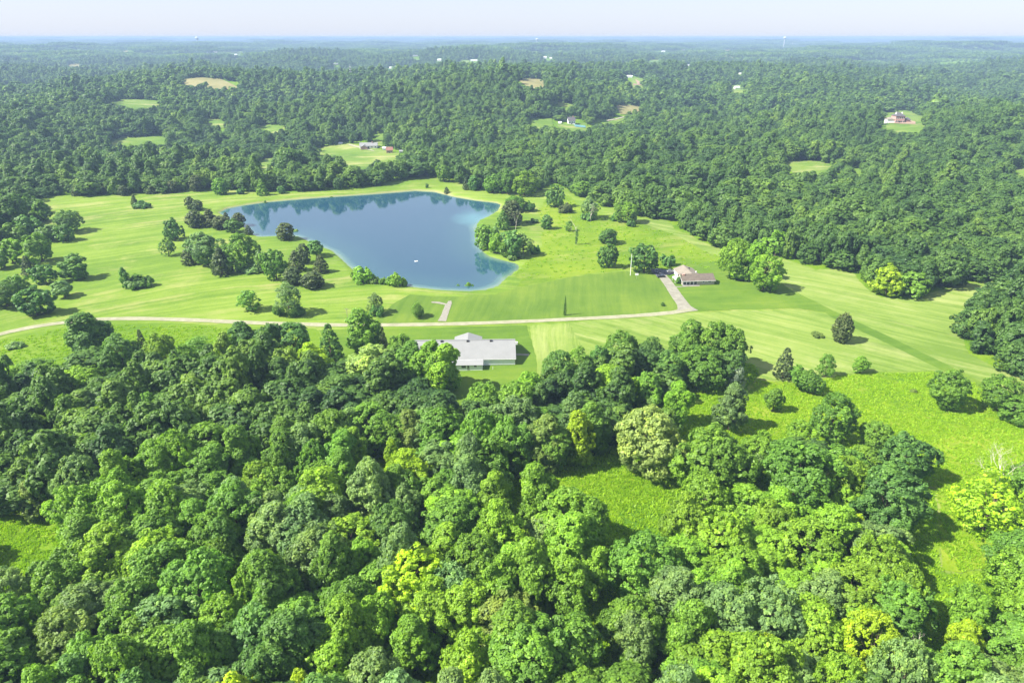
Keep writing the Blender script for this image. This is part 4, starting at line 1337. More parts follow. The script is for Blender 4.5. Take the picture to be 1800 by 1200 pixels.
SIGHT_BOXES = [sbox(f[0], f[1], f[2], f[3]) for f in FAR_BUILDINGS] + [sbox(648, 263, 40, 14), sbox(1580, 219, 52, 22), sbox(1007, 221, 26, 13), sbox(685, 270, 16, 10)]


def wood_points(r0, r1, s, rng, hlo, hhi, wlo, whi, ylim=None):
    P = hexgrid(-r1 * 0.86, r1 * 0.86, 30, r1, s, rng)
    r = np.hypot(P[:, 0], P[:, 1])
    P = P[(r >= r0) & (r < r1)]
    z = height(P[:, 0], P[:, 1])
    h = rng.uniform(hlo, hhi, len(P)) * (0.94 + 0.10 * np.sin(P[:, 0] * 0.011 + P[:, 1] * 0.017) + 0.09 * np.sin(P[:, 0] * 0.041 - P[:, 1] * 0.033))
    w = rng.uniform(wlo, whi, len(P))
    if r0 > 400:
        q = np.sin(P[:, 0] * 0.019 + 2 * np.sin(P[:, 1] * 0.008)) * np.sin(P[:, 1] * 0.023 + 1.7 * np.sin(P[:, 0] * 0.011))
        g = 1 + 0.16 * q
        u = rng.uniform(size=len(P))
        g = np.where(u < 0.06, g * 1.3, np.where(u > 0.85, g * 0.72, g))
        h = h * g; w = w * g
    px, pt, dep = project(np.column_stack([P, z + h]))
    _, pb, _ = project(np.column_stack([P, z]))
    ok = (dep > 20) & (px > -190) & (px < 1990) & (pt < 1290)
    P, z, h, w, px, pt, pb, dep = [a[ok] for a in (P, z, h, w, px, pt, pb, dep)]
    if r0 < 100:
        for q in LIT:
            sh = np.zeros(len(P), bool)
            for f in (0.45, 0.75, 1.0):
                sh |= in_poly(P[:, 0] + f * h * 1.06, P[:, 1] + f * h * 0.13, q)
            h = np.where(sh, np.minimum(h, 8.0), h); w = np.where(sh, np.minimum(w, 8.5), w)
        _, pt, _ = project(np.column_stack([P, z + h]))
    bad = open_mask(P[:, 0], P[:, 1])
    bad |= crown_hits(px, pt, pb - 0.1 * (pb - pt), w / 2 * FOC / dep, SIGHT + SIGHT_BOXES, (-0.45, 0, 0.45), (0.08, 0.35, 0.65, 0.95))
    fr_ = (np.hypot(P[:, 0], P[:, 1]) < 330) & (P[:, 1] < 262)
    bad |= fr_ & crown_hits(px, pt, pb - 0.1 * (pb - pt), w / 2 * FOC / dep, OPEN_PX, (-0.75, 0, 0.75), (0.03, 0.3, 0.6, 0.9))
    ok = ~bad
    return P[ok], z[ok], h[ok], w[ok], px[ok], pt[ok], pb[ok], dep[ok]


rng = np.random.default_rng(21)
T0 = np.array([(t[0], t[1], t[2]) for t in TREES])
P, z, h, w, px, pt, pb, dep = wood_points(60, 470, 9.0, rng, 11.0, 20.5, 9.5, 16.5)
keep = np.ones(len(P), bool)
for i in range(len(P)):
    d = np.hypot(T0[:, 0] - P[i, 0], T0[:, 1] - P[i, 1])
    if np.any(d < (T0[:, 2] * 0.62 + w[i] * 0.30)): keep[i] = False
# the edge trees stay lower than the crowns traced along the front wood's top edge
edge = seg_dist(P[:, 0], P[:, 1], MAIN)
h = np.where((edge < 9) & (P[:, 1] < 262), np.minimum(h, 12.5), h)
P, z, h, w, px, pt, pb, dep = [a[keep] for a in (P, z, h, w, px, pt, pb, dep)]
front = np.hypot(P[:, 0], P[:, 1]) < 262
order = np.argsort(np.hypot(P[:, 0], P[:, 1]))
N_IND = 215
ind = [i for i in order if front[i] and -60 < px[i] < 1860 and pt[i] < 1200][:N_IND]
ind_set = set(ind)
TONES = [('m', 'mid-green', 0.40), ('g', 'grey-green', 0.17), ('b', 'light green', 0.22), ('d', 'dark green', 0.17), ('y', 'yellow-green', 0.02), ('o', 'olive', 0.02)]
DIRS = ['right', 'lower right', 'below', 'lower left', 'left', 'upper left', 'above', 'upper right']
used = {}
for i in ind:
    stand_n = math.sin(P[i, 0] * 0.03) + math.sin(P[i, 1] * 0.041 + 2) + rng.normal() * 0.7
    u = rng.uniform()
    if u < 0.03: tk = 'y'
    elif u < 0.05: tk = 'o'
    elif stand_n > 0.9: tk = 'b'
    elif stand_n < -1.7: tk = 'd'
    elif u > 0.78: tk = 'g'
    elif u > 0.68: tk = 'b'
    else: tk = 'm'
    tn = dict((a, b) for a, b, c in TONES)[tk]
    cyp = pt[i] + 0.3 * (pb[i] - pt[i])
    k = min(range(len(NAMED_MARKS)), key=lambda q: math.hypot(NAMED_MARKS[q][0] - px[i], NAMED_MARKS[q][1] - cyp))
    mx_, my_, words = NAMED_MARKS[k]
    a = math.atan2(cyp - my_, px[i] - mx_)
    dd = math.hypot(cyp - my_, px[i] - mx_)
    dr = DIRS[int(round(a / (math.pi / 4))) % 8]
    size = 'small' if w[i] < 10.3 else ('broad' if w[i] > 12.6 else 'medium')
    near_w = 'close' if dd < 90 else ('some way' if dd < 170 else 'far')
    prep = {'right': 'right of', 'left': 'left of', 'below': 'below', 'above': 'above', 'lower right': 'lower right of', 'lower left': 'lower left of',
            'upper left': 'upper left of', 'upper right': 'upper right of'}[dr]
    for label in (f'{size} {tn} canopy tree {near_w} {prep} {words}', f'{size} {tn} canopy tree {prep} {words}', f'{size} {tn} tree {prep} {words}', f'{tn} tree {prep} {words}'):
        if len(label.split()) <= 14: break
    g = 'closed canopy of the front wood'
    base_label = label
    for form in ('', 'round-crowned', 'full-crowned', 'dome-shaped', 'lumpy', 'loose-crowned', 'dense'):
        label = base_label if not form else base_label.replace(' canopy tree', ' tree').replace(' tree', f' {form} tree', 1)
        if label not in used and len(label.split()) <= 16: break
    else:
        label = base_label
    used[label] = 1
    kd = 'T' if h[i] / w[i] > 1.55 else ('P' if rng.uniform() < 0.12 else 'B')
    plant(kd, P[i, 0], P[i, 1], w[i], h[i], tk, label, g, math.hypot(P[i, 0], P[i, 1]))


def scatter(name, label, cat, pts, rotz, scl, ids, protos):
    """one wood of many trees: points that carry instances (geometry nodes)"""
    me = bpy.data.meshes.new(name)
    me.vertices.add(len(pts)); me.vertices.foreach_set('co', np.asarray(pts, np.float32).ravel())
    a = me.attributes.new('rot', 'FLOAT_VECTOR', 'POINT'); a.data.foreach_set('vector', np.asarray(rotz, np.float32).ravel())
    a = me.attributes.new('scl', 'FLOAT_VECTOR', 'POINT'); a.data.foreach_set('vector', np.asarray(scl, np.float32).ravel())
    a = me.attributes.new('pick', 'INT', 'POINT'); a.data.foreach_set('value', np.asarray(ids, np.int32))
    o = link(name, me, kind='stuff')
    tag(o, label, cat)
    ng = bpy.data.node_groups.new(name, 'GeometryNodeTree')
    ng.interface.new_socket('Geometry', in_out='INPUT', socket_type='NodeSocketGeometry')
    ng.interface.new_socket('Geometry', in_out='OUTPUT', socket_type='NodeSocketGeometry')
    gi = ng.nodes.new('NodeGroupInput'); go = ng.nodes.new('NodeGroupOutput')
    jn = ng.nodes.new('GeometryNodeJoinGeometry')
    for p in protos:
        oi = ng.nodes.new('GeometryNodeObjectInfo')
        oi.inputs['Object'].default_value = p
        oi.inputs['As Instance'].default_value = True
        oi.transform_space = 'ORIGINAL'
        ng.links.new(oi.outputs['Geometry'], jn.inputs[0])
    ip = ng.nodes.new('GeometryNodeInstanceOnPoints')
    ip.inputs['Pick Instance'].default_value = True

    def attr(nm, typ):
        n = ng.nodes.new('GeometryNodeInputNamedAttribute'); n.data_type = typ; n.inputs[0].default_value = nm
        return n.outputs[0]
    e2r = ng.nodes.new('FunctionNodeEulerToRotation')
    ng.links.new(attr('rot', 'FLOAT_VECTOR'), e2r.inputs[0])
    ng.links.new(gi.outputs[0], ip.inputs['Points'])
    ng.links.new(jn.outputs[0], ip.inputs['Instance'])
    ng.links.new(attr('pick', 'INT'), ip.inputs['Instance Index'])
    ng.links.new(e2r.outputs[0], ip.inputs['Rotation'])
    ng.links.new(attr('scl', 'FLOAT_VECTOR'), ip.inputs['Scale'])
    ng.links.new(ip.outputs[0], go.inputs[0])
    md = o.modifiers.new('trees', 'NODES'); md.node_group = ng
    return o


def wood_proto(shape, R, H, z0, nl, per, crad, nleaf, size, seed):
    me = make_crown('wood_tree', shape, R, H, z0, nl, per, crad, nleaf, size, seed, mat=FARLEAF, jit=0.25)
    return bpy.data.objects.new('wood_tree', me), R, H


def wood(name, label, P, z, h, w, protos, rng):
    ids = rng.integers(0, len(protos), len(P))
    Rr = np.array([p[1] for p in protos])[ids]; Hh = np.array([p[2] for p in protos])[ids]
    sx = w / 2 / Rr
    return scatter(name, label, 'woodland', np.column_stack([P, z - 0.3]), np.column_stack([np.zeros(len(P)), np.zeros(len(P)), rng.uniform(0, 6.28, len(P))]),
                   np.column_stack([sx, sx, h / Hh]), ids, [p[0] for p in protos])


hi = [wood_proto('round', 6.0, 15.0, 1.6, 19 + s, 40, 0.75, 12, 0.70, 300 + s) for s in range(3)] + [wood_proto('tall', 5.0, 17.0, 1.4, 19 + s, 40, 0.75, 12, 0.70, 310 + s) for s in range(2)]
mid = [wood_proto('round', 6.0, 15.0, 1.0, 18 + s, 24, 0.95, 12, 0.82, 320 + s) for s in range(5)] + [wood_proto('tall', 5.0, 17.0, 0.8, 18 + s, 24, 0.95, 12, 0.8, 330 + s) for s in range(3)]
low = [wood_proto('round', 6.0, 14.0, 0.5, 12 + s, 9, 1.2, 8, 1.5, 340 + s) for s in range(4)] + [wood_proto('tall', 5.0, 16.0, 0.5, 12 + s, 9, 1.2, 8, 1.45, 350 + s) for s in range(2)]

rest = np.array([i for i in range(len(P)) if i not in ind_set])
fr = rest[front[rest]]; bk = rest[~front[rest]]
wood('front_woodland', 'remaining leafy canopy of the front wood between its single trees', P[fr], z[fr], h[fr], w[fr], hi, rng)
wood('side_woodland', 'dense green wood behind the open fields and lake', P[bk], z[bk], h[bk], w[bk], mid, rng)
Pm = wood_points(470, 1250, 10.8, rng, 10.5, 21.5, 11.0, 20.0)
wood('mid_woodland', 'rolling unbroken wood beyond the meadow and lake', *Pm[:4], mid, rng)
Pl = wood_points(1250, 3600, 14.0, rng, 10, 23, 14.0, 26.0)
wood('distant_woodland', 'distant wooded hills fading blue with haze', *Pl[:4], low, rng)


def canopy_patch(seed, S=150, n=150):
    """a piece of far canopy: crowns side by side, each a small dome of leaf masses"""
    rng = np.random.default_rng(seed)
    c = rng.uniform(-S / 2, S / 2, (n, 2))
    hh = rng.uniform(11, 19, n); rr = rng.uniform(6.5, 10, n)
    m = 16
    d = unit(rng.normal(size=(n, m, 3)) + np.array([0, 0, 0.5]))
    pos = np.stack([c[:, None, 0] + d[..., 0] * rr[:, None], c[:, None, 1] + d[..., 1] * rr[:, None], hh[:, None] - 6 + d[..., 2] * 6], -1).reshape(-1, 3)
    O = d.reshape(-1, 3)
    T = np.clip(np.repeat(rng.normal(0.5, 0.25, n), m), 0, 1)
    V, F, T = leaf_cloud(pos, O, 2, 1.5, 5.0, rng, T, 0.25, 0.8, 0.05)
    me = np_mesh('canopy_patch', V, F, [('tone', 'FACE', T)])
    me.materials.append(FARLEAF)
    return bpy.data.objects.new('canopy_patch', me), 1.0, 1.0


patches = [canopy_patch(400 + s) for s in range(5)]
Pf = hexgrid(-16000 * 0.86, 16000 * 0.86, 3400, 17500, 118, rng, 0.25)
r = np.hypot(Pf[:, 0], Pf[:, 1])
zf = height(Pf[:, 0], Pf[:, 1])
fpx, fpy, _ = project(np.column_stack([Pf, zf]))
ok = (r > 3560) & (r < 17500) & (fpx > -250) & (fpx < 2050)
ok &= ~crown_hits(fpx, fpy - 3, fpy + 1, np.full(fpx.shape, 12.0), FAR_PX[19:])
Pf, zf = Pf[ok], zf[ok]
wood('horizon_woodland', 'farthest woods spread to the horizon in blue haze', Pf, zf, np.full(len(Pf), 1.0), np.full(len(Pf), 2.0), patches, rng)


# ------------------------------------------------------------------ rough grass standing in the unmown ground
def tuft(seed, hgt_, n):
    rng = np.random.default_rng(seed)
    p = np.column_stack([rng.normal(0, 0.28, n), rng.normal(0, 0.28, n), np.zeros(n)])
    a = rng.uniform(0, 6.28, n); le = rng.uniform(-0.5, 0.5, (n, 2)) * hgt_ * 0.8
    wv = np.column_stack([np.cos(a), np.sin(a), np.zeros(n)]) * rng.uniform(0.05, 0.13, (n, 1))
    tp = p + np.column_stack([le, rng.uniform(0.55, 1.0, n) * hgt_])
    V = np.stack([p - wv, p + wv, tp + wv * 0.5, tp - wv * 0.5], 1).reshape(-1, 3)
    V[:, 2] -= 0.03
    me = np_mesh('grass_tuft', V, np.arange(4 * n).reshape(n, 4), [('tone', 'FACE', np.clip(rng.normal(0.55, 0.1, n), 0, 1))])
    me.materials.append(TUFT)
    return bpy.data.objects.new('grass_tuft', me)


TUFT = far_leaf_material('grass_blades', [(0.0, (0.115, 0.21, 0.006)), (0.35, (0.135, 0.23, 0.006)), (0.7, (0.16, 0.25, 0.010)), (1.0, (0.20, 0.265, 0.02))])
tf = [tuft(500 + s, 0.55, 34) for s in range(4)]


def tufts(name, label, polys, spacing, lo, hi, seed):
    rng = np.random.default_rng(seed)
    out = []
    for q in polys:
        a = np.array([p[:2] for p in q])
        P = hexgrid(a[:, 0].min(), a[:, 0].max(), a[:, 1].min(), a[:, 1].max(), spacing, rng, 0.5)
        P = P[in_poly(P[:, 0], P[:, 1], q)]
        k = np.sin(P[:, 0] * 0.21 + 1.3 * np.sin(P[:, 1] * 0.13)) * np.sin(P[:, 1] * 0.27 + P[:, 0] * 0.05) + rng.normal(0, 0.5, len(P))
        out.append(P[k > -0.75])
    P = np.concatenate(out)
    s = rng.uniform(lo, hi, len(P))
    return scatter(name, label, 'grass', np.column_stack([P, height(P[:, 0], P[:, 1]) + 0.05]), np.column_stack([np.zeros(len(P)), np.zeros(len(P)), rng.uniform(0, 6.28, len(P))]),
                   np.column_stack([s * 1.5, s * 1.5, s]), rng.integers(0, len(tf), len(P)), tf)


ROUGH = [Gs(p) for p in ([(1330, 668), (1400, 675), (1480, 661), (1640, 654), (1720, 676), (1800, 700), (1900, 741), (1955, 845), (1858, 900), (1768, 956), (1742, 992), (1692, 1008), (1650, 960), (1655, 905),
                         (1644, 856), (1600, 846), (1480, 799), (1330, 797), (1240, 748), (1190, 774), (1195, 714), (1256, 699), (1314, 692)],)] + CLEAR
tufts('rough_meadow_grass', 'tall rough grass standing in the bright unmown meadow and glades', ROUGH, 1.25, 0.5, 1.15, 31)
tufts('pasture_weeds', 'scattered weeds and rough grass over the pasture right of the lake', [Gs([(918, 468), (950, 440), (955, 400), (945, 372), (965, 345), (1000, 345), (1030, 372), (1112, 388), (1190, 414), (1250, 446),
                          (1300, 458), (1262, 470), (1100, 474), (1000, 486), (950, 496), (905, 482)])], 5.5, 0.6, 1.4, 32)
tufts('verge_grass', 'tall grass on the verge below the gravel road at left', [Gs([(-60, 625), (0, 600), (100, 580), (200, 571), (340, 573), (430, 577), (400, 600), (330, 640), (140, 645), (0, 680), (-60, 680)])], 2.0, 0.5, 1.1, 33)

_fl = Gs([(-100, 650), (780, 650), (1350, 640), (1650, 860), (1760, 960), (1900, 900), (1900, 1190), (-100, 1190)])
rng9 = np.random.default_rng(77)
_a = np.array([p[:2] for p in _fl])
Pu = hexgrid(_a[:, 0].min(), _a[:, 0].max(), _a[:, 1].min(), _a[:, 1].max(), 1.7, rng9, 0.5)
Pu = Pu[in_poly(Pu[:, 0], Pu[:, 1], _fl)]
Pu = Pu[seg_dist(Pu[:, 0], Pu[:, 1], MAIN) > 0.3]
su = rng9.uniform(0.5, 1.5, len(Pu))
scatter('undergrowth', 'rank grass and undergrowth on the floor of the front wood', 'undergrowth', np.column_stack([Pu, height(Pu[:, 0], Pu[:, 1]) - 0.02]),
        np.column_stack([np.zeros(len(Pu)), np.zeros(len(Pu)), rng9.uniform(0, 6.28, len(Pu))]), np.column_stack([su * 1.6, su * 1.6, su]), rng9.integers(0, len(tf), len(Pu)), tf)

# ------------------------------------------------------------------ buildings
M_WHITE = simple_mat('white_siding', (0.77, 0.80, 0.83), 0.55, 0.3, 0.04, 0.7)
M_TRIM = simple_mat('white_trim', (0.78, 0.78, 0.77), 0.5, 0.3, 0.04, 1.0)
M_GROOF = simple_mat('pale_metal_roof', (0.198, 0.203, 0.200), 0.6, 0.3, 0.06, 0.25)
M_BROOF = simple_mat('brown_shingles', (0.118, 0.098, 0.078), 0.9, 0.15, 0.22, 0.6)
M_TROOF = simple_mat('tan_shingles', (0.195, 0.172, 0.138), 0.9, 0.15, 0.15, 0.5)
M_DROOF = simple_mat('dark_shingles', (0.085, 0.08, 0.085), 0.9, 0.15, 0.2, 0.5)
M_RROOF = simple_mat('rust_red_roof', (0.22, 0.11, 0.085), 0.8, 0.2, 0.2, 0.5)
M_STONE = simple_mat('buff_stone', (0.36, 0.33, 0.28), 0.85, 0.2, 0.22, 2.5)
M_BRICK = simple_mat('pink_brick', (0.42, 0.25, 0.21), 0.85, 0.2, 0.15, 1.5)
M_DARK = simple_mat('dark_vent', (0.03, 0.03, 0.032), 0.6, 0.3, 0.1)
M_GREYM = simple_mat('grey_metal', (0.32, 0.33, 0.34), 0.45, 0.4, 0.08, metal=0.4)
M_POLE = simple_mat('weathered_pole', (0.30, 0.26, 0.21), 0.9, 0.1, 0.2)
mg, nt = new_mat('window_glass')
b = N(nt, 'ShaderNodeBsdfPrincipled')
b.inputs['Base Color'].default_value = (0.025, 0.032, 0.04, 1); b.inputs['Roughness'].default_value = 0.08; b.inputs['Specular IOR Level'].default_value = 0.6
finish(nt, b.outputs[0])
M_GLASS = mg


def gable_roof(x0, x1, y0, y1, ze, zr, ov, ovx, t=0.16, axis='x'):
    """roof over a rectangle with the ridge along x (or y)"""
    m = MB()
    if axis == 'x':
        ym = (y0 + y1) / 2
        k = (zr - ze) / (ym - y0)
        m.slab([(x0 - ovx, y0 - ov, ze - k * ov), (x1 + ovx, y0 - ov, ze - k * ov), (x1 + ovx, ym, zr), (x0 - ovx, ym, zr)], t)
        m.slab([(x1 + ovx, y1 + ov, ze - k * ov), (x0 - ovx, y1 + ov, ze - k * ov), (x0 - ovx, ym + 0.004, zr), (x1 + ovx, ym + 0.004, zr)], t)
    else:
        xm = (x0 + x1) / 2
        k = (zr - ze) / (xm - x0)
        m.slab([(x0 - ov, y1 + ovx, ze - k * ov), (x0 - ov, y0 - ovx, ze - k * ov), (xm, y0 - ovx, zr), (xm, y1 + ovx, zr)], t)
        m.slab([(x1 + ov, y0 - ovx, ze - k * ov), (x1 + ov, y1 + ovx, ze - k * ov), (xm + 0.004, y1 + ovx, zr), (xm + 0.004, y0 - ovx, zr)], t)
    return m


def gable_walls(x0, x1, y0, y1, ze, zr, axis='x', zb=-0.4):
    ze -= 0.17; zr -= 0.17
    m = MB()
    if axis == 'x':
        ym = (y0 + y1) / 2
        v = [(x0, y0, zb), (x1, y0, zb), (x1, y1, zb), (x0, y1, zb), (x0, y0, ze), (x1, y0, ze), (x1, y1, ze), (x0, y1, ze), (x0, ym, zr), (x1, ym, zr)]
        f = [(0, 1, 5, 4), (1, 2, 6, 9, 5), (2, 3, 7, 6), (3, 0, 4, 8, 7), (4, 5, 9, 8), (6, 7, 8, 9)]
    else:
        xm = (x0 + x1) / 2
        v = [(x0, y0, zb), (x1, y0, zb), (x1, y1, zb), (x0, y1, zb), (x0, y0, ze), (x1, y0, ze), (x1, y1, ze), (x0, y1, ze), (xm, y0, zr), (xm, y1, zr)]
        f = [(0, 1, 5, 8, 4), (1, 2, 6, 5), (2, 3, 7, 9, 6), (3, 0, 4, 7), (4, 8, 9, 7), (5, 6, 9, 8)]
    return m.add(v, f)


def window(root, x0, x1, z0, z1, y, face=-1, frame=0.09, mat=M_TRIM, name='window'):
    """a framed window on a wall facing -y (face -1) at depth y"""
    m = MB(); o = y + face * 0.05
    a, b = sorted((y, o))
    m.box(x0, x0 + frame, a, b, z0, z1).box(x1 - frame, x1, a, b, z0, z1).box(x0 + frame, x1 - frame, a, b, z0, z0 + frame).box(x0 + frame, x1 - frame, a, b, z1 - frame, z1)
    w = m.build(name, mat, root)
    MB().box(x0 + frame, x1 - frame, *sorted((y + face * 0.004, y + face * 0.02)), z0 + frame, z1 - frame).build('pane', M_GLASS, w)
    return w


def frame_of(pa, pb):
    """origin at pa, x axis from pb to pa"""
    A = G(*pa); B = G(*pb)
    return tuple(A), math.atan2(A[1] - B[1], A[0] - B[0])


# the long white barn
loc, rz = frame_of((905.5, 641), (800, 643.2))
t = thing('barn', 'long white metal barn with pale grey roof and front annex below the gravel road', 'barn', loc, rz)
L0 = -40.5
gable_walls(L0, 0, 0, 18.4, 3.15, 6.9).build('wall', M_WHITE, t)
rf = gable_roof(L0, 0, 0, 18.4, 3.15, 6.9, 0.55, 0.35).build('roof', M_GROOF, t)
MB().box(L0 - 0.35, 0.35, 8.95, 9.45, 6.86, 6.98).build('ridge_cap', M_GROOF, rf)
for x in (-29.5, -19.0, -9.6):
    v = MB().box(x - 0.45, x + 0.45, 8.1, 8.9, 6.3, 7.15).build('roof_vent', M_DARK, rf)
for x in np.arange(L0 + 0.3, 0, 1.52):
    s = MB().box(x - 0.03, x + 0.03, -0.03, 0.0, 0.1, 2.95)
    if x > -12.8: s.build('wall_seam', M_WHITE, t)
for zz in (-0.02,):
    MB().box(L0 - 0.3, 0.3, -0.72, -0.60, 2.72, 2.86).build('gutter', M_TRIM, t)
MB().box(-0.12, 0.02, -0.03, 0.12, 0.0, 2.9).build('corner_trim', M_TRIM, t)
# annex along the front
ax0, ax1, ad = -27.0, -12.9, 4.3
an = MB()
an.add([(ax0, 0, -0.4), (ax0, -ad, -0.4), (ax1, -ad, -0.4), (ax1, 0, -0.4), (ax0, -0.002, 2.86), (ax0, -ad, 2.32), (ax1, -ad, 2.32), (ax1, -0.002, 2.86)],
       [(1, 2, 6, 5), (2, 3, 7, 6), (0, 1, 5, 4), (4, 5, 6, 7)])
aw = an.build('annex_wall', M_WHITE, t)
MB().slab([(ax0 - 0.3, -ad - 0.5, 2.36), (ax1 + 0.3, -ad - 0.5, 2.36), (ax1 + 0.3, -0.74, 2.83), (ax0 - 0.3, -0.74, 2.83)], 0.12).build('annex_roof', simple_mat('white_metal_roof', (0.22, 0.225, 0.222), 0.55, 0.3, 0.05, 0.3), t)
for x0, x1, z0, z1 in ((-24.8, -23.4, 1.1, 2.0), (-21.2, -19.3, 0.9, 2.05), (-16.3, -15.1, 1.25, 2.05)):
    window(t, x0, x1, z0, z1, -ad)
d = MB().box(-18.9, -18.0, -ad - 0.06, -ad, 0.05, 2.05).build('door', M_GREYM, t)
MB().box(-18.68, -18.22, -ad - 0.075, -ad - 0.062, 1.1, 1.9).build('pane', M_GLASS, d)
# cross wing at the back
gable_walls(-24.6, -13.9, 18.4, 22.3, 2.7, 4.5, 'y').build('rear_wing_wall', M_WHITE, t)
gable_roof(-24.6, -13.9, 14.6, 22.3, 2.7, 4.5, 0.5, 0.35, axis='y').build('rear_wing_roof', M_GROOF, t)
MB().box(-0.0, 0.06, 7.4, 10.8, 0.0, 2.7).build('sliding_door', M_GREYM, t)
g = G(907.2, 605)
hb = thing('utility_box', 'small white cabinet on the grass behind the right end of the long barn', 'cabinet', tuple(g), rz)
MB().box(-0.6, 0.6, -0.4, 0.4, 0, 1.0).build('cabinet', M_TRIM, hb)
MB().box(-0.65, 0.65, -0.45, 0.45, 1.0, 1.08).build('lid', M_TRIM, hb)
g = G(866.3, 649.5)
pst = MB(); pst.box(-0.07, 0.07, -0.07, 0.07, -0.3, 1.25).add([(-0.1, -0.1, 1.25), (0.1, -0.1, 1.25), (0.1, 0.1, 1.25), (-0.1, 0.1, 1.25), (0, 0, 1.4)], [(0, 1, 4), (1, 2, 4), (2, 3, 4), (3, 0, 4)])
po = pst.build('white_post', M_TRIM); po.location = tuple(g)
tag(po, 'white post on the lawn right of the barn annex', 'post')

# the ranch house
loc, rz = frame_of((1255.2, 500.3), (1199, 501.6))
t = thing('ranch_house', 'ranch house with brown shingle roof, glazed front porch and pinkish back wing at the driveway', 'house', loc, rz)
W0 = -17.3
gable_walls(W0, 0, 0, 9.0, 2.75, 5.0).build('wall', M_STONE, t)
rf = gable_roof(W0, 0, 0, 9.0, 2.75, 5.0, 0.55, 0.5).build('roof', M_BROOF, t)
MB().box(-16.4, -15.2, 3.2, 4.2, 4.2, 5.3).build('chimney', M_BRICK, rf)
MB().box(W0 - 0.5, 0.5, -0.64, -0.57, 2.33, 2.55).build('fascia', M_TRIM, t)
MB().slab([(W0 - 0.53, -0.57, 2.36), (W0 - 0.53, 4.45, 4.87), (W0 - 0.57, 4.45, 4.87), (W0 - 0.57, -0.57, 2.36)], 0.2).build('barge_board', M_TRIM, t)
for k in range(4):
    x = W0 + 0.25 + k * 1.95
    window(t, x, x + 1.85, 0.25, 2.3, 0.0, frame=0.14, name='porch_window')
for x0, x1 in ((-6.6, -5.3), (-3.6, -1.6)):
    w_ = window(t, x0, x1, 1.35, 2.3, 0.0)
    MB().box(x0 - 0.05, x1 + 0.05, -0.12, -0.052, 1.24, 1.34).build('sill', M_TRIM, w_)
# back wing with its ridge running away from the front
gable_walls(-15.6, -5.4, 9.0, 20.5, 2.8, 4.7, 'y').build('back_wing_wall', M_TRIM, t)
rf2 = gable_roof(-15.6, -5.4, 6.2, 20.5, 2.8, 4.7, 0.5, 0.4, axis='y').build('back_wing_roof', M_TROOF, t)
MB().box(-9.2, -8.6, 15.2, 15.8, 4.0, 4.75).build('roof_vent', M_DARK, rf2)
MB().box(-6.6, -6.1, 11.0, 11.4, 3.2, 4.1).build('flue', M_TRIM, rf2)
wl = MB().box(-15.66, -15.6, 11.0, 12.8, 0.9, 2.2).build('side_window', M_GLASS, t)
# white awning off the left end
sh = MB().slab([(W0 - 3.0, 3.2, 2.25), (W0 - 0.6, 3.2, 2.75), (W0 - 0.6, 8.6, 2.75), (W0 - 3.0, 8.6, 2.25)], 0.1)
for y in (3.4, 8.4): sh.box(W0 - 2.95, W0 - 2.83, y - 0.06, y + 0.06, -0.1, 2.2)
sh.build('awning', M_TRIM, t)
MB().box(W0 - 3.0, W0 - 0.6, 3.2, 8.6, -0.05, 0.12).build('porch_floor', M_CONC, t)

# cars at the ranch house
def car_paint(name, col):
    m, nt = new_mat(name)
    b = N(nt, 'ShaderNodeBsdfPrincipled')
    b.inputs['Base Color'].default_value = (*col, 1); b.inputs['Roughness'].default_value = 0.3; b.inputs['Coat Weight'].default_value = 0.6
    finish(nt, b.outputs[0])
    return m


M_TYRE = simple_mat('rubber', (0.02, 0.02, 0.02), 0.8, 0.2, 0.1)
M_LAMP = simple_mat('lamp_lens', (0.6, 0.6, 0.58), 0.2, 0.5, 0.03)


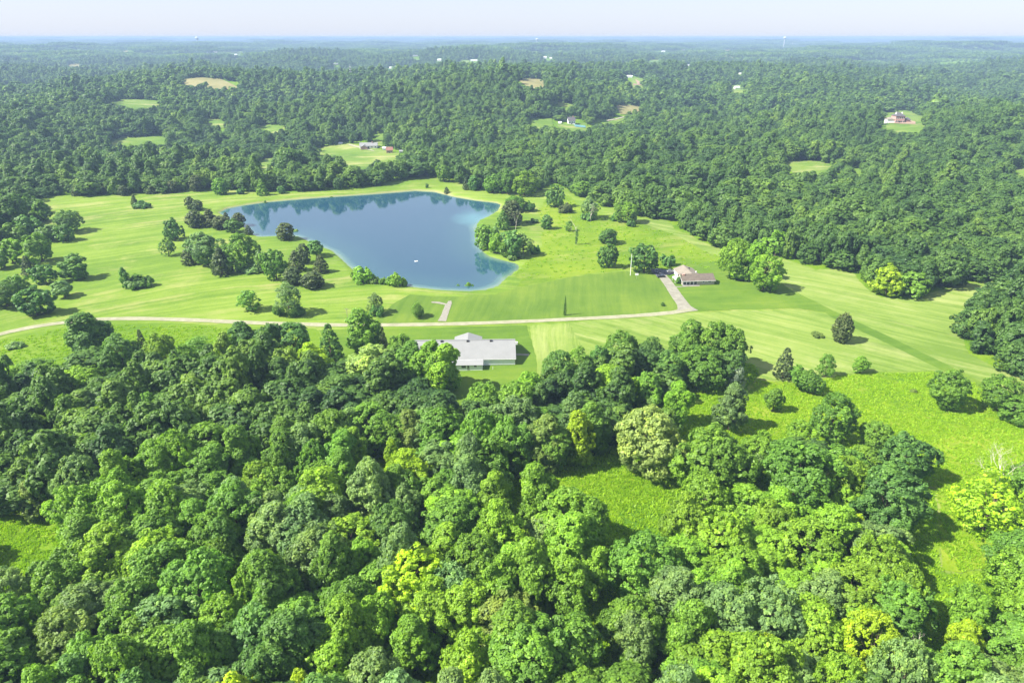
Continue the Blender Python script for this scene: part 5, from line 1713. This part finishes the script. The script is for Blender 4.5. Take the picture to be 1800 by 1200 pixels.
def car(label, px, py, rz, col, kind='sedan'):
    loc = G(px, py); z = loc[2] + 0.17
    t = thing('parked_car', label, 'car', (loc[0], loc[1], z), rz, 'cars parked at the ranch house')
    hgt_ = 1.45 if kind == 'sedan' else 1.8
    L, Wd = 4.6, 0.92
    paint = car_paint('car_paint', col)
    prof = [(-L / 2, 0.35), (-L / 2, 0.75), (-L / 2 + 0.15, 0.88), (-0.95, 0.98), (1.05, 1.0), (L / 2 - 0.1, 0.92), (L / 2, 0.7), (L / 2, 0.35)]
    m = MB(); n = len(prof)
    vs = [(x, -Wd * (0.96 if z_ > 0.8 else 1), z_) for x, z_ in prof] + [(x, Wd * (0.96 if z_ > 0.8 else 1), z_) for x, z_ in prof]
    m.add(vs, [tuple(range(n)), tuple(range(2 * n - 1, n - 1, -1))] + [(i, i + n, (i + 1) % n + n, (i + 1) % n) for i in range(n)])
    body = m.build('body', paint, t)
    r0 = 0.98
    rear = 1.9 if kind == 'sedan' else 2.15
    cab = MB().add([(-1.0, -0.84, r0 - 0.02), (-1.0, 0.84, r0 - 0.02), (rear, 0.84, r0), (rear, -0.84, r0), (-0.25, -0.68, hgt_), (-0.25, 0.68, hgt_), (rear - 0.6, 0.68, hgt_), (rear - 0.6, -0.68, hgt_)],
                   [(0, 3, 2, 1), (0, 1, 5, 4), (1, 2, 6, 5), (2, 3, 7, 6), (3, 0, 4, 7)]).build('windows', M_GLASS, t)
    MB().slab([(-0.3, -0.71, hgt_ + 0.05), (rear - 0.55, -0.71, hgt_ + 0.05), (rear - 0.55, 0.71, hgt_ + 0.05), (-0.3, 0.71, hgt_ + 0.05)], 0.06).build('roof', paint, t)
    for sx in (-1.4, 1.4):
        for sy in (-1, 1):
            w = MB()
            for k in range(14):
                a = 2 * math.pi * k / 14
                w.v += [(sx + 0.33 * math.cos(a), sy * 0.72, 0.33 + 0.33 * math.sin(a)), (sx + 0.33 * math.cos(a), sy * 0.94, 0.33 + 0.33 * math.sin(a))]
            w.f = [(2 * k, 2 * k + 1, (2 * k + 3) % 28, (2 * k + 2) % 28) for k in range(14)] + [tuple(range(0, 28, 2)), tuple(range(27, 0, -2))]
            wo_ = w.build('wheel', M_TYRE, t)
    for sy in (-0.65, 0.65):
        MB().box(-L / 2 - 0.02, -L / 2 + 0.05, sy - 0.18, sy + 0.18, 0.6, 0.74).build('headlight', M_LAMP, t)
    return t


car('dark blue car parked furthest left in the shade of the large tree', 1154, 478.5, R_(75), (0.02, 0.025, 0.05))
car('dark car parked at the head of the driveway', 1161.5, 487.6, R_(12), (0.025, 0.028, 0.035))
car('silver car parked on the pad left of the white car', 1178.5, 478.6, R_(-170), (0.55, 0.54, 0.53))
car('white tall car parked nearest the ranch house', 1190, 478.4, R_(-165), (0.78, 0.77, 0.74), 'van')

# posts and poles near the lawn
def pole(px, base, top, r, label, arms=False, name='utility_pole', cat='utility pole', mat=M_POLE):
    g = G(px, base); d = math.hypot(g[0], g[1])
    rr = ray(px, top); h = CZ + rr[2] / math.hypot(rr[0], rr[1]) * d - g[2]
    t = thing(name, label, cat, tuple(g))
    MB().tube([(0, 0, -0.5), (0, 0, h * 0.5), (0, 0, h)], [r, r * 0.85, r * 0.65], 8).build('pole', mat, t)
    if arms:
        ca = MB().box(-1.1, 1.1, -0.06, 0.06, h - 0.7, h - 0.56).build('crossarm', mat, t)
        for x in (-1.0, -0.35, 0.35, 1.0): MB().tube([(x, 0, h - 0.56), (x, 0, h - 0.36)], [0.05, 0.03], 6).build('insulator', M_GREYM, ca)
    else:
        MB().tube([(0, 0, h), (0, 0, h + 0.15)], [r * 0.9, r * 0.3], 8).build('cap', M_GREYM, t)
    return t, h


pole(612, 571, 541, 0.13, 'thin wooden utility pole beside the gravel road above the yellow tree', True)
pole(1108, 484, 446, 0.16, 'tall pale pole left of the large tree at the parked cars', False, 'light_pole', 'pole', M_TRIM)
t, h = pole(1118.5, 491, 480, 0.06, 'short post with a backboard on the lawn below the pale pole', False, 'basketball_hoop', 'hoop', M_GREYM)
bb = MB().box(-0.9, 0.9, -0.35, -0.29, h - 1.1, h).build('backboard', M_TRIM, t)
t, h = pole(617, 138.5, 113.5, 0.9, 'tall slim radio mast standing out of the far woods left of centre', False, 'radio_mast', 'radio mast', M_GREYM)
for k in range(1, 4):
    MB().box(-2.2, 2.2, -0.4, 0.4, h - k * 5 - 1, h - k * 5).build('antenna', M_TRIM, t)

# float on the lake, stones on the lawn
g = plane_pt(731.5, 459.5, WATER_Z)
t = thing('swim_raft', 'small white raft floating on the near part of the lake', 'raft', (g[0], g[1], WATER_Z), 0.4)
t.scale = (0.62, 0.62, 0.62)
MB().box(-1.5, 1.5, -1.0, 1.0, 0.18, 0.34).build('deck', M_TRIM, t)
for y in (-0.75, 0.75): MB().tube([(-1.5, y, 0.02), (1.5, y, 0.02)], [0.22, 0.22], 10).build('float', M_GREYM, t)
MB().tube([(1.3, -0.6, 0.34), (1.3, -0.6, 1.0), (1.3, 0.6, 1.0), (1.3, 0.6, 0.34)], [0.03] * 4, 6).build('handrail', M_GREYM, t)


# dead wood
def branch_tree(seed, h, r, levels, spread=0.5, up=0.35):
    rng = random.Random(seed); m = MB()

    def grow(p, d, l, r, lev):
        q = p + d * l * 0.5 + Vector((rng.uniform(-1, 1), rng.uniform(-1, 1), rng.uniform(-0.3, 0.6))) * l * 0.06
        e = q + (d + Vector((rng.uniform(-1, 1), rng.uniform(-1, 1), up)) * 0.22).normalized() * l * 0.5
        m.tube([p, q, e], [r, r * 0.8, r * 0.55], 5)
        if lev <= 0: return
        for k in range(rng.choice((2, 3, 3))):
            nd = (d + Vector((rng.uniform(-1, 1), rng.uniform(-1, 1), rng.uniform(-0.2, 0.7))) * spread * 1.5).normalized()
            grow(q.lerp(e, rng.uniform(0.2, 1.0)), nd, l * rng.uniform(0.5, 0.75), r * 0.5, lev - 1)
    grow(Vector((0, 0, -0.3)), Vector((0.04, 0.03, 1)).normalized(), h * 0.5, r, levels)
    return m


def dead(px, base, top, label, r=0.2, levels=5, lift=0.0, h=None, name='dead_tree', spread=0.5):
    g = G(px, base, lift); d = math.hypot(g[0], g[1])
    rr = ray(px, top); hh = h or CZ + rr[2] / math.hypot(rr[0], rr[1]) * d - g[2] - lift
    t = thing(name, label, 'dead tree', (g[0], g[1], g[2] + lift))
    m = branch_tree(int(px * 7 + base), hh, r, levels, spread)
    zmax = max(v[2] for v in m.v); k = hh / zmax
    m.v = [(v[0] * k, v[1] * k, v[2] * k) for v in m.v]
    m.build('branches', DEADWOOD, t)
    return t, hh


t, hh = dead(1013, 430, 378, 'bleached dead snag with ivy round its trunk, alone on the pasture', 0.26, 5)
iv = bpy.data.objects.new('ivy', PROTO['mwispy'][0][0]); COL.objects.link(iv); iv.parent = t
iv.scale = (0.24, 0.24, 0.55 * hh / 14.0); iv.color = TINT['d'] + (1,)
dead(1038, 389, 356, 'pale bare forked limbs rising through the half-dead pasture tree', 0.26, 5)
dead(906, 404, 366, 'grey bare tree against the dark cedars of the lake point', 0.2, 5)
t, hh = dead(1738, 900, 784, 'bare white limbs standing in the top of the vivid yellow tree', 0.26, 5, spread=0.7)
dead(1022, 333, 303, 'grey dead tree at the wood edge above the pasture', 0.2, 5)
dead(1568, 405, 380, 'bleached dead top among the right-hand woods, left one of two', 0.4, 3, lift=4)
dead(1604, 402, 378, 'bleached dead top among the right-hand woods, right one of two', 0.4, 3, lift=4)
dead(1753, 562, 538, 'pale dead limbs in the wood at the right edge of the mown field', 0.3, 4, lift=5)

dead(796, 722, 694, 'pale bare trunk in the dark gap of the wood below the barn trees', 0.2, 5)
dead(223, 668, 640, 'white forked dead stem under the grey-dark tree of the left wood edge', 0.14, 5)
dead(1606, 1150, 1110, 'thin grey dead limb low in the wood right of the largest yellow tree', 0.12, 5, lift=11)

# ------------------------------------------------------------------ country houses farther off
def country_house(name, label, px, py, wpx, depth, hw, rise, wall, roof, rz, nwin=4, chim=True, group=None):
    g = G(px, py); dep = (g - np.array([0, 0, CZ])) @ FWD
    L = wpx / FOC * dep
    t = thing(name, label, 'house', tuple(g), rz, group)
    gable_walls(-L / 2, L / 2, 0, depth, hw, hw + rise, zb=-3).build('wall', wall, t)
    rf = gable_roof(-L / 2, L / 2, 0, depth, hw, hw + rise, 0.6, 0.6, 0.2).build('roof', roof, t)
    if chim: MB().box(L * 0.18, L * 0.18 + 1.3, depth * 0.4, depth * 0.4 + 1.1, hw + rise * 0.6, hw + rise + 1.3).build('chimney', M_BRICK, rf)
    for k in range(nwin):
        x = -L / 2 + L * (k + 0.5) / nwin
        window(t, x - 0.8, x + 0.8, hw * 0.35, hw * 0.75, 0.0)
    MB().box(-0.6, 0.6, -0.07, 0, -0.5, 2.1).build('door', M_DARK, t)
    return t, L


t, L = country_house('farmhouse', 'pale-roofed farmhouse on the grassy hill beyond the lake', 648, 262, 30, 12, 4.0, 3.0, M_TRIM, M_GROOF, R_(6), 5)
gable_walls(-L * 0.42, -L * 0.05, -7, 0, 3.4, 5.6, 'y', zb=-3).build('wing_wall', M_BRICK, t)
gable_roof(-L * 0.42, -L * 0.05, -7, 4.0, 3.4, 5.6, 0.5, 0.5, axis='y').build('wing_roof', M_GROOF, t)
country_house('red_roofed_shed', 'small shed with a rust red roof in the trees right of the hill farmhouse', 685, 270, 11, 8, 4.2, 3.0, M_BRICK, M_RROOF, R_(10), 2, False)
country_house('dark_house', 'country house with a dark roof and white front amid the far woods at centre', 1005, 219.5, 12, 11, 6.0, 4.5, M_TRIM, M_DROOF, R_(5), 4, True)
gp = G(1018, 222.5)
pl = sheet('pool', [(gp[0] - 7, gp[1] - 9), (gp[0] + 9, gp[1] - 9), (gp[0] + 9, gp[1] + 4), (gp[0] - 7, gp[1] + 4)], simple_mat('pool_water', (0.14, 0.30, 0.33), 0.1, 0.5, 0.05), 1.3, 4)
# the brick mansion
g = G(1581, 217); dep = (g - np.array([0, 0, CZ])) @ FWD
s_ = dep / FOC
t = thing('brick_mansion', 'large pink brick mansion with dark hipped roof in the far right clearing', 'house', tuple(g), R_(-4))
hz_ = 9.0


def hip(x0, x1, y0, y1, z, rise, ov=0.7):
    m = MB(); k = (y1 - y0) / 2 + ov
    ym = (y0 + y1) / 2
    ra, rb = min(x0 - ov + k, (x0 + x1) / 2 - 0.4), max(x1 + ov - k, (x0 + x1) / 2 + 0.4)
    return m.add([(x0 - ov, y0 - ov, z), (x1 + ov, y0 - ov, z), (x1 + ov, y1 + ov, z), (x0 - ov, y1 + ov, z), (ra, ym, z + rise), (rb, ym, z + rise)],
                 [(0, 1, 5, 4), (1, 2, 5), (2, 3, 4, 5), (3, 0, 4), (3, 2, 1, 0)])


wx = 7.8 * s_
MB().box(-wx, wx, 0, 14, -3, hz_).build('wall', M_BRICK, t)
rf = hip(-wx, wx, 0, 14, hz_, 4.2).build('roof', M_DROOF, t)
for x in (-wx + 1.6, wx - 2.6): MB().box(x, x + 1.0, 6, 7.3, hz_ + 1, hz_ + 4.4).build('chimney', M_TRIM, rf)
for k in range(5):
    x = -wx + 2 * wx * (k + 0.5) / 5
    window(t, x - 0.8, x + 0.8, 5.6, 7.6, 0.0)
    if k != 2: window(t, x - 0.8, x + 0.8, 1.2, 3.6, 0.0)
MB().box(-1.1, 1.1, -0.1, 0, -0.3, 3.0).build('door', M_DARK, t)
MB().box(wx + 4 * s_, wx + 10.5 * s_, 1, 11, -3, 4.4).build('garage_wall', M_BRICK, t)
hip(wx + 4 * s_, wx + 10.5 * s_, 1, 11, 4.4, 2.8).build('garage_roof', M_DROOF, t)
MB().box(wx, wx + 4 * s_, 4, 8, -3, 3.2).build('link_wall', M_BRICK, t)
MB().box(-wx - 12 * s_, -wx, 2, 11, -3, 4.6).build('wing_wall', M_TRIM, t)
hip(-wx - 12 * s_, -wx - 0.9, 2, 11, 4.6, 2.6).build('wing_roof', M_TROOF, t)

# water towers on the horizon
M_TANK = simple_mat('white_tank', (0.55, 0.56, 0.57), 0.5, 0.3, 0.03)


def water_tower(px, base, top, wpx, label, dist=6200):
    r = ray(px, base); k = dist / math.hypot(r[0], r[1])
    x, y = r[0] * k, r[1] * k
    z = hgt(x, y)
    rt = ray(px, top); ztop = CZ + rt[2] / math.hypot(rt[0], rt[1]) * dist
    h = ztop - z; R = wpx / 2 / FOC * dist
    t = thing('water_tower', label, 'water tower', (x, y, z), 0, 'water towers on the horizon')
    MB().lathe([(R * 0.32, -2), (R * 0.22, h * 0.2), (R * 0.2, h - R * 1.5)], 14).build('stem', M_TANK, t)
    MB().lathe([(R * 0.2, h - R * 1.6), (R * 0.75, h - R * 1.25), (R, h - R * 0.75), (R * 0.92, h - R * 0.35), (R * 0.55, h - R * 0.06), (0.2, h)], 18).build('tank', M_TANK, t)


water_tower(347.5, 76, 65.0, 5.5, 'leftmost white water tower on the hazy horizon')
water_tower(943.8, 76, 67.5, 4.5, 'middle pale water tower on the hazy horizon')
water_tower(1378.5, 75, 65.0, 4.5, 'rightmost white water tower on the hazy horizon')

for i, (px, py, wp, hp, c, lab) in enumerate(FAR_BUILDINGS):
    g = G(px, py); dep = (g - np.array([0, 0, CZ])) @ FWD
    L = wp / FOC * dep; Hh = max(3.0, hp / FOC * dep); D = min(max(8.0, L * 0.45), 45)
    nm = 'warehouse' if L > 60 else ('white_building' if c == 'w' else 'grey_building')
    t = thing(nm, lab, 'building', tuple(g), R_((i * 37) % 21 - 10))
    gable_walls(-L / 2, L / 2, 0, D, Hh * 0.62, Hh, zb=-6).build('wall', M_TRIM if c == 'w' else M_GREYM, t)
    gable_roof(-L / 2, L / 2, 0, D, Hh * 0.62, Hh, 0.4, 0.4, 0.25).build('roof', M_TANK if c == 'w' else M_GROOF, t)

# ------------------------------------------------------------------ the air
mh, nt = new_mat('haze_air')
pv = N(nt, 'ShaderNodeVolumePrincipled')
pv.inputs['Color'].default_value = (0.36, 0.51, 0.76, 1)
pv.inputs['Density'].default_value = 1.5e-4
pv.inputs['Anisotropy'].default_value = 0.0
o_ = nt.nodes.new('ShaderNodeOutputMaterial')
nt.links.new(pv.outputs[0], o_.inputs['Volume'])
hz = MB().box(-31500, 31500, -1200, 31500, float(gz.min()) - 3.0, 124.0).build('haze', mh)
hz['kind'] = 'stuff'
tag(hz, 'thin blue summer haze over the whole countryside', 'haze')
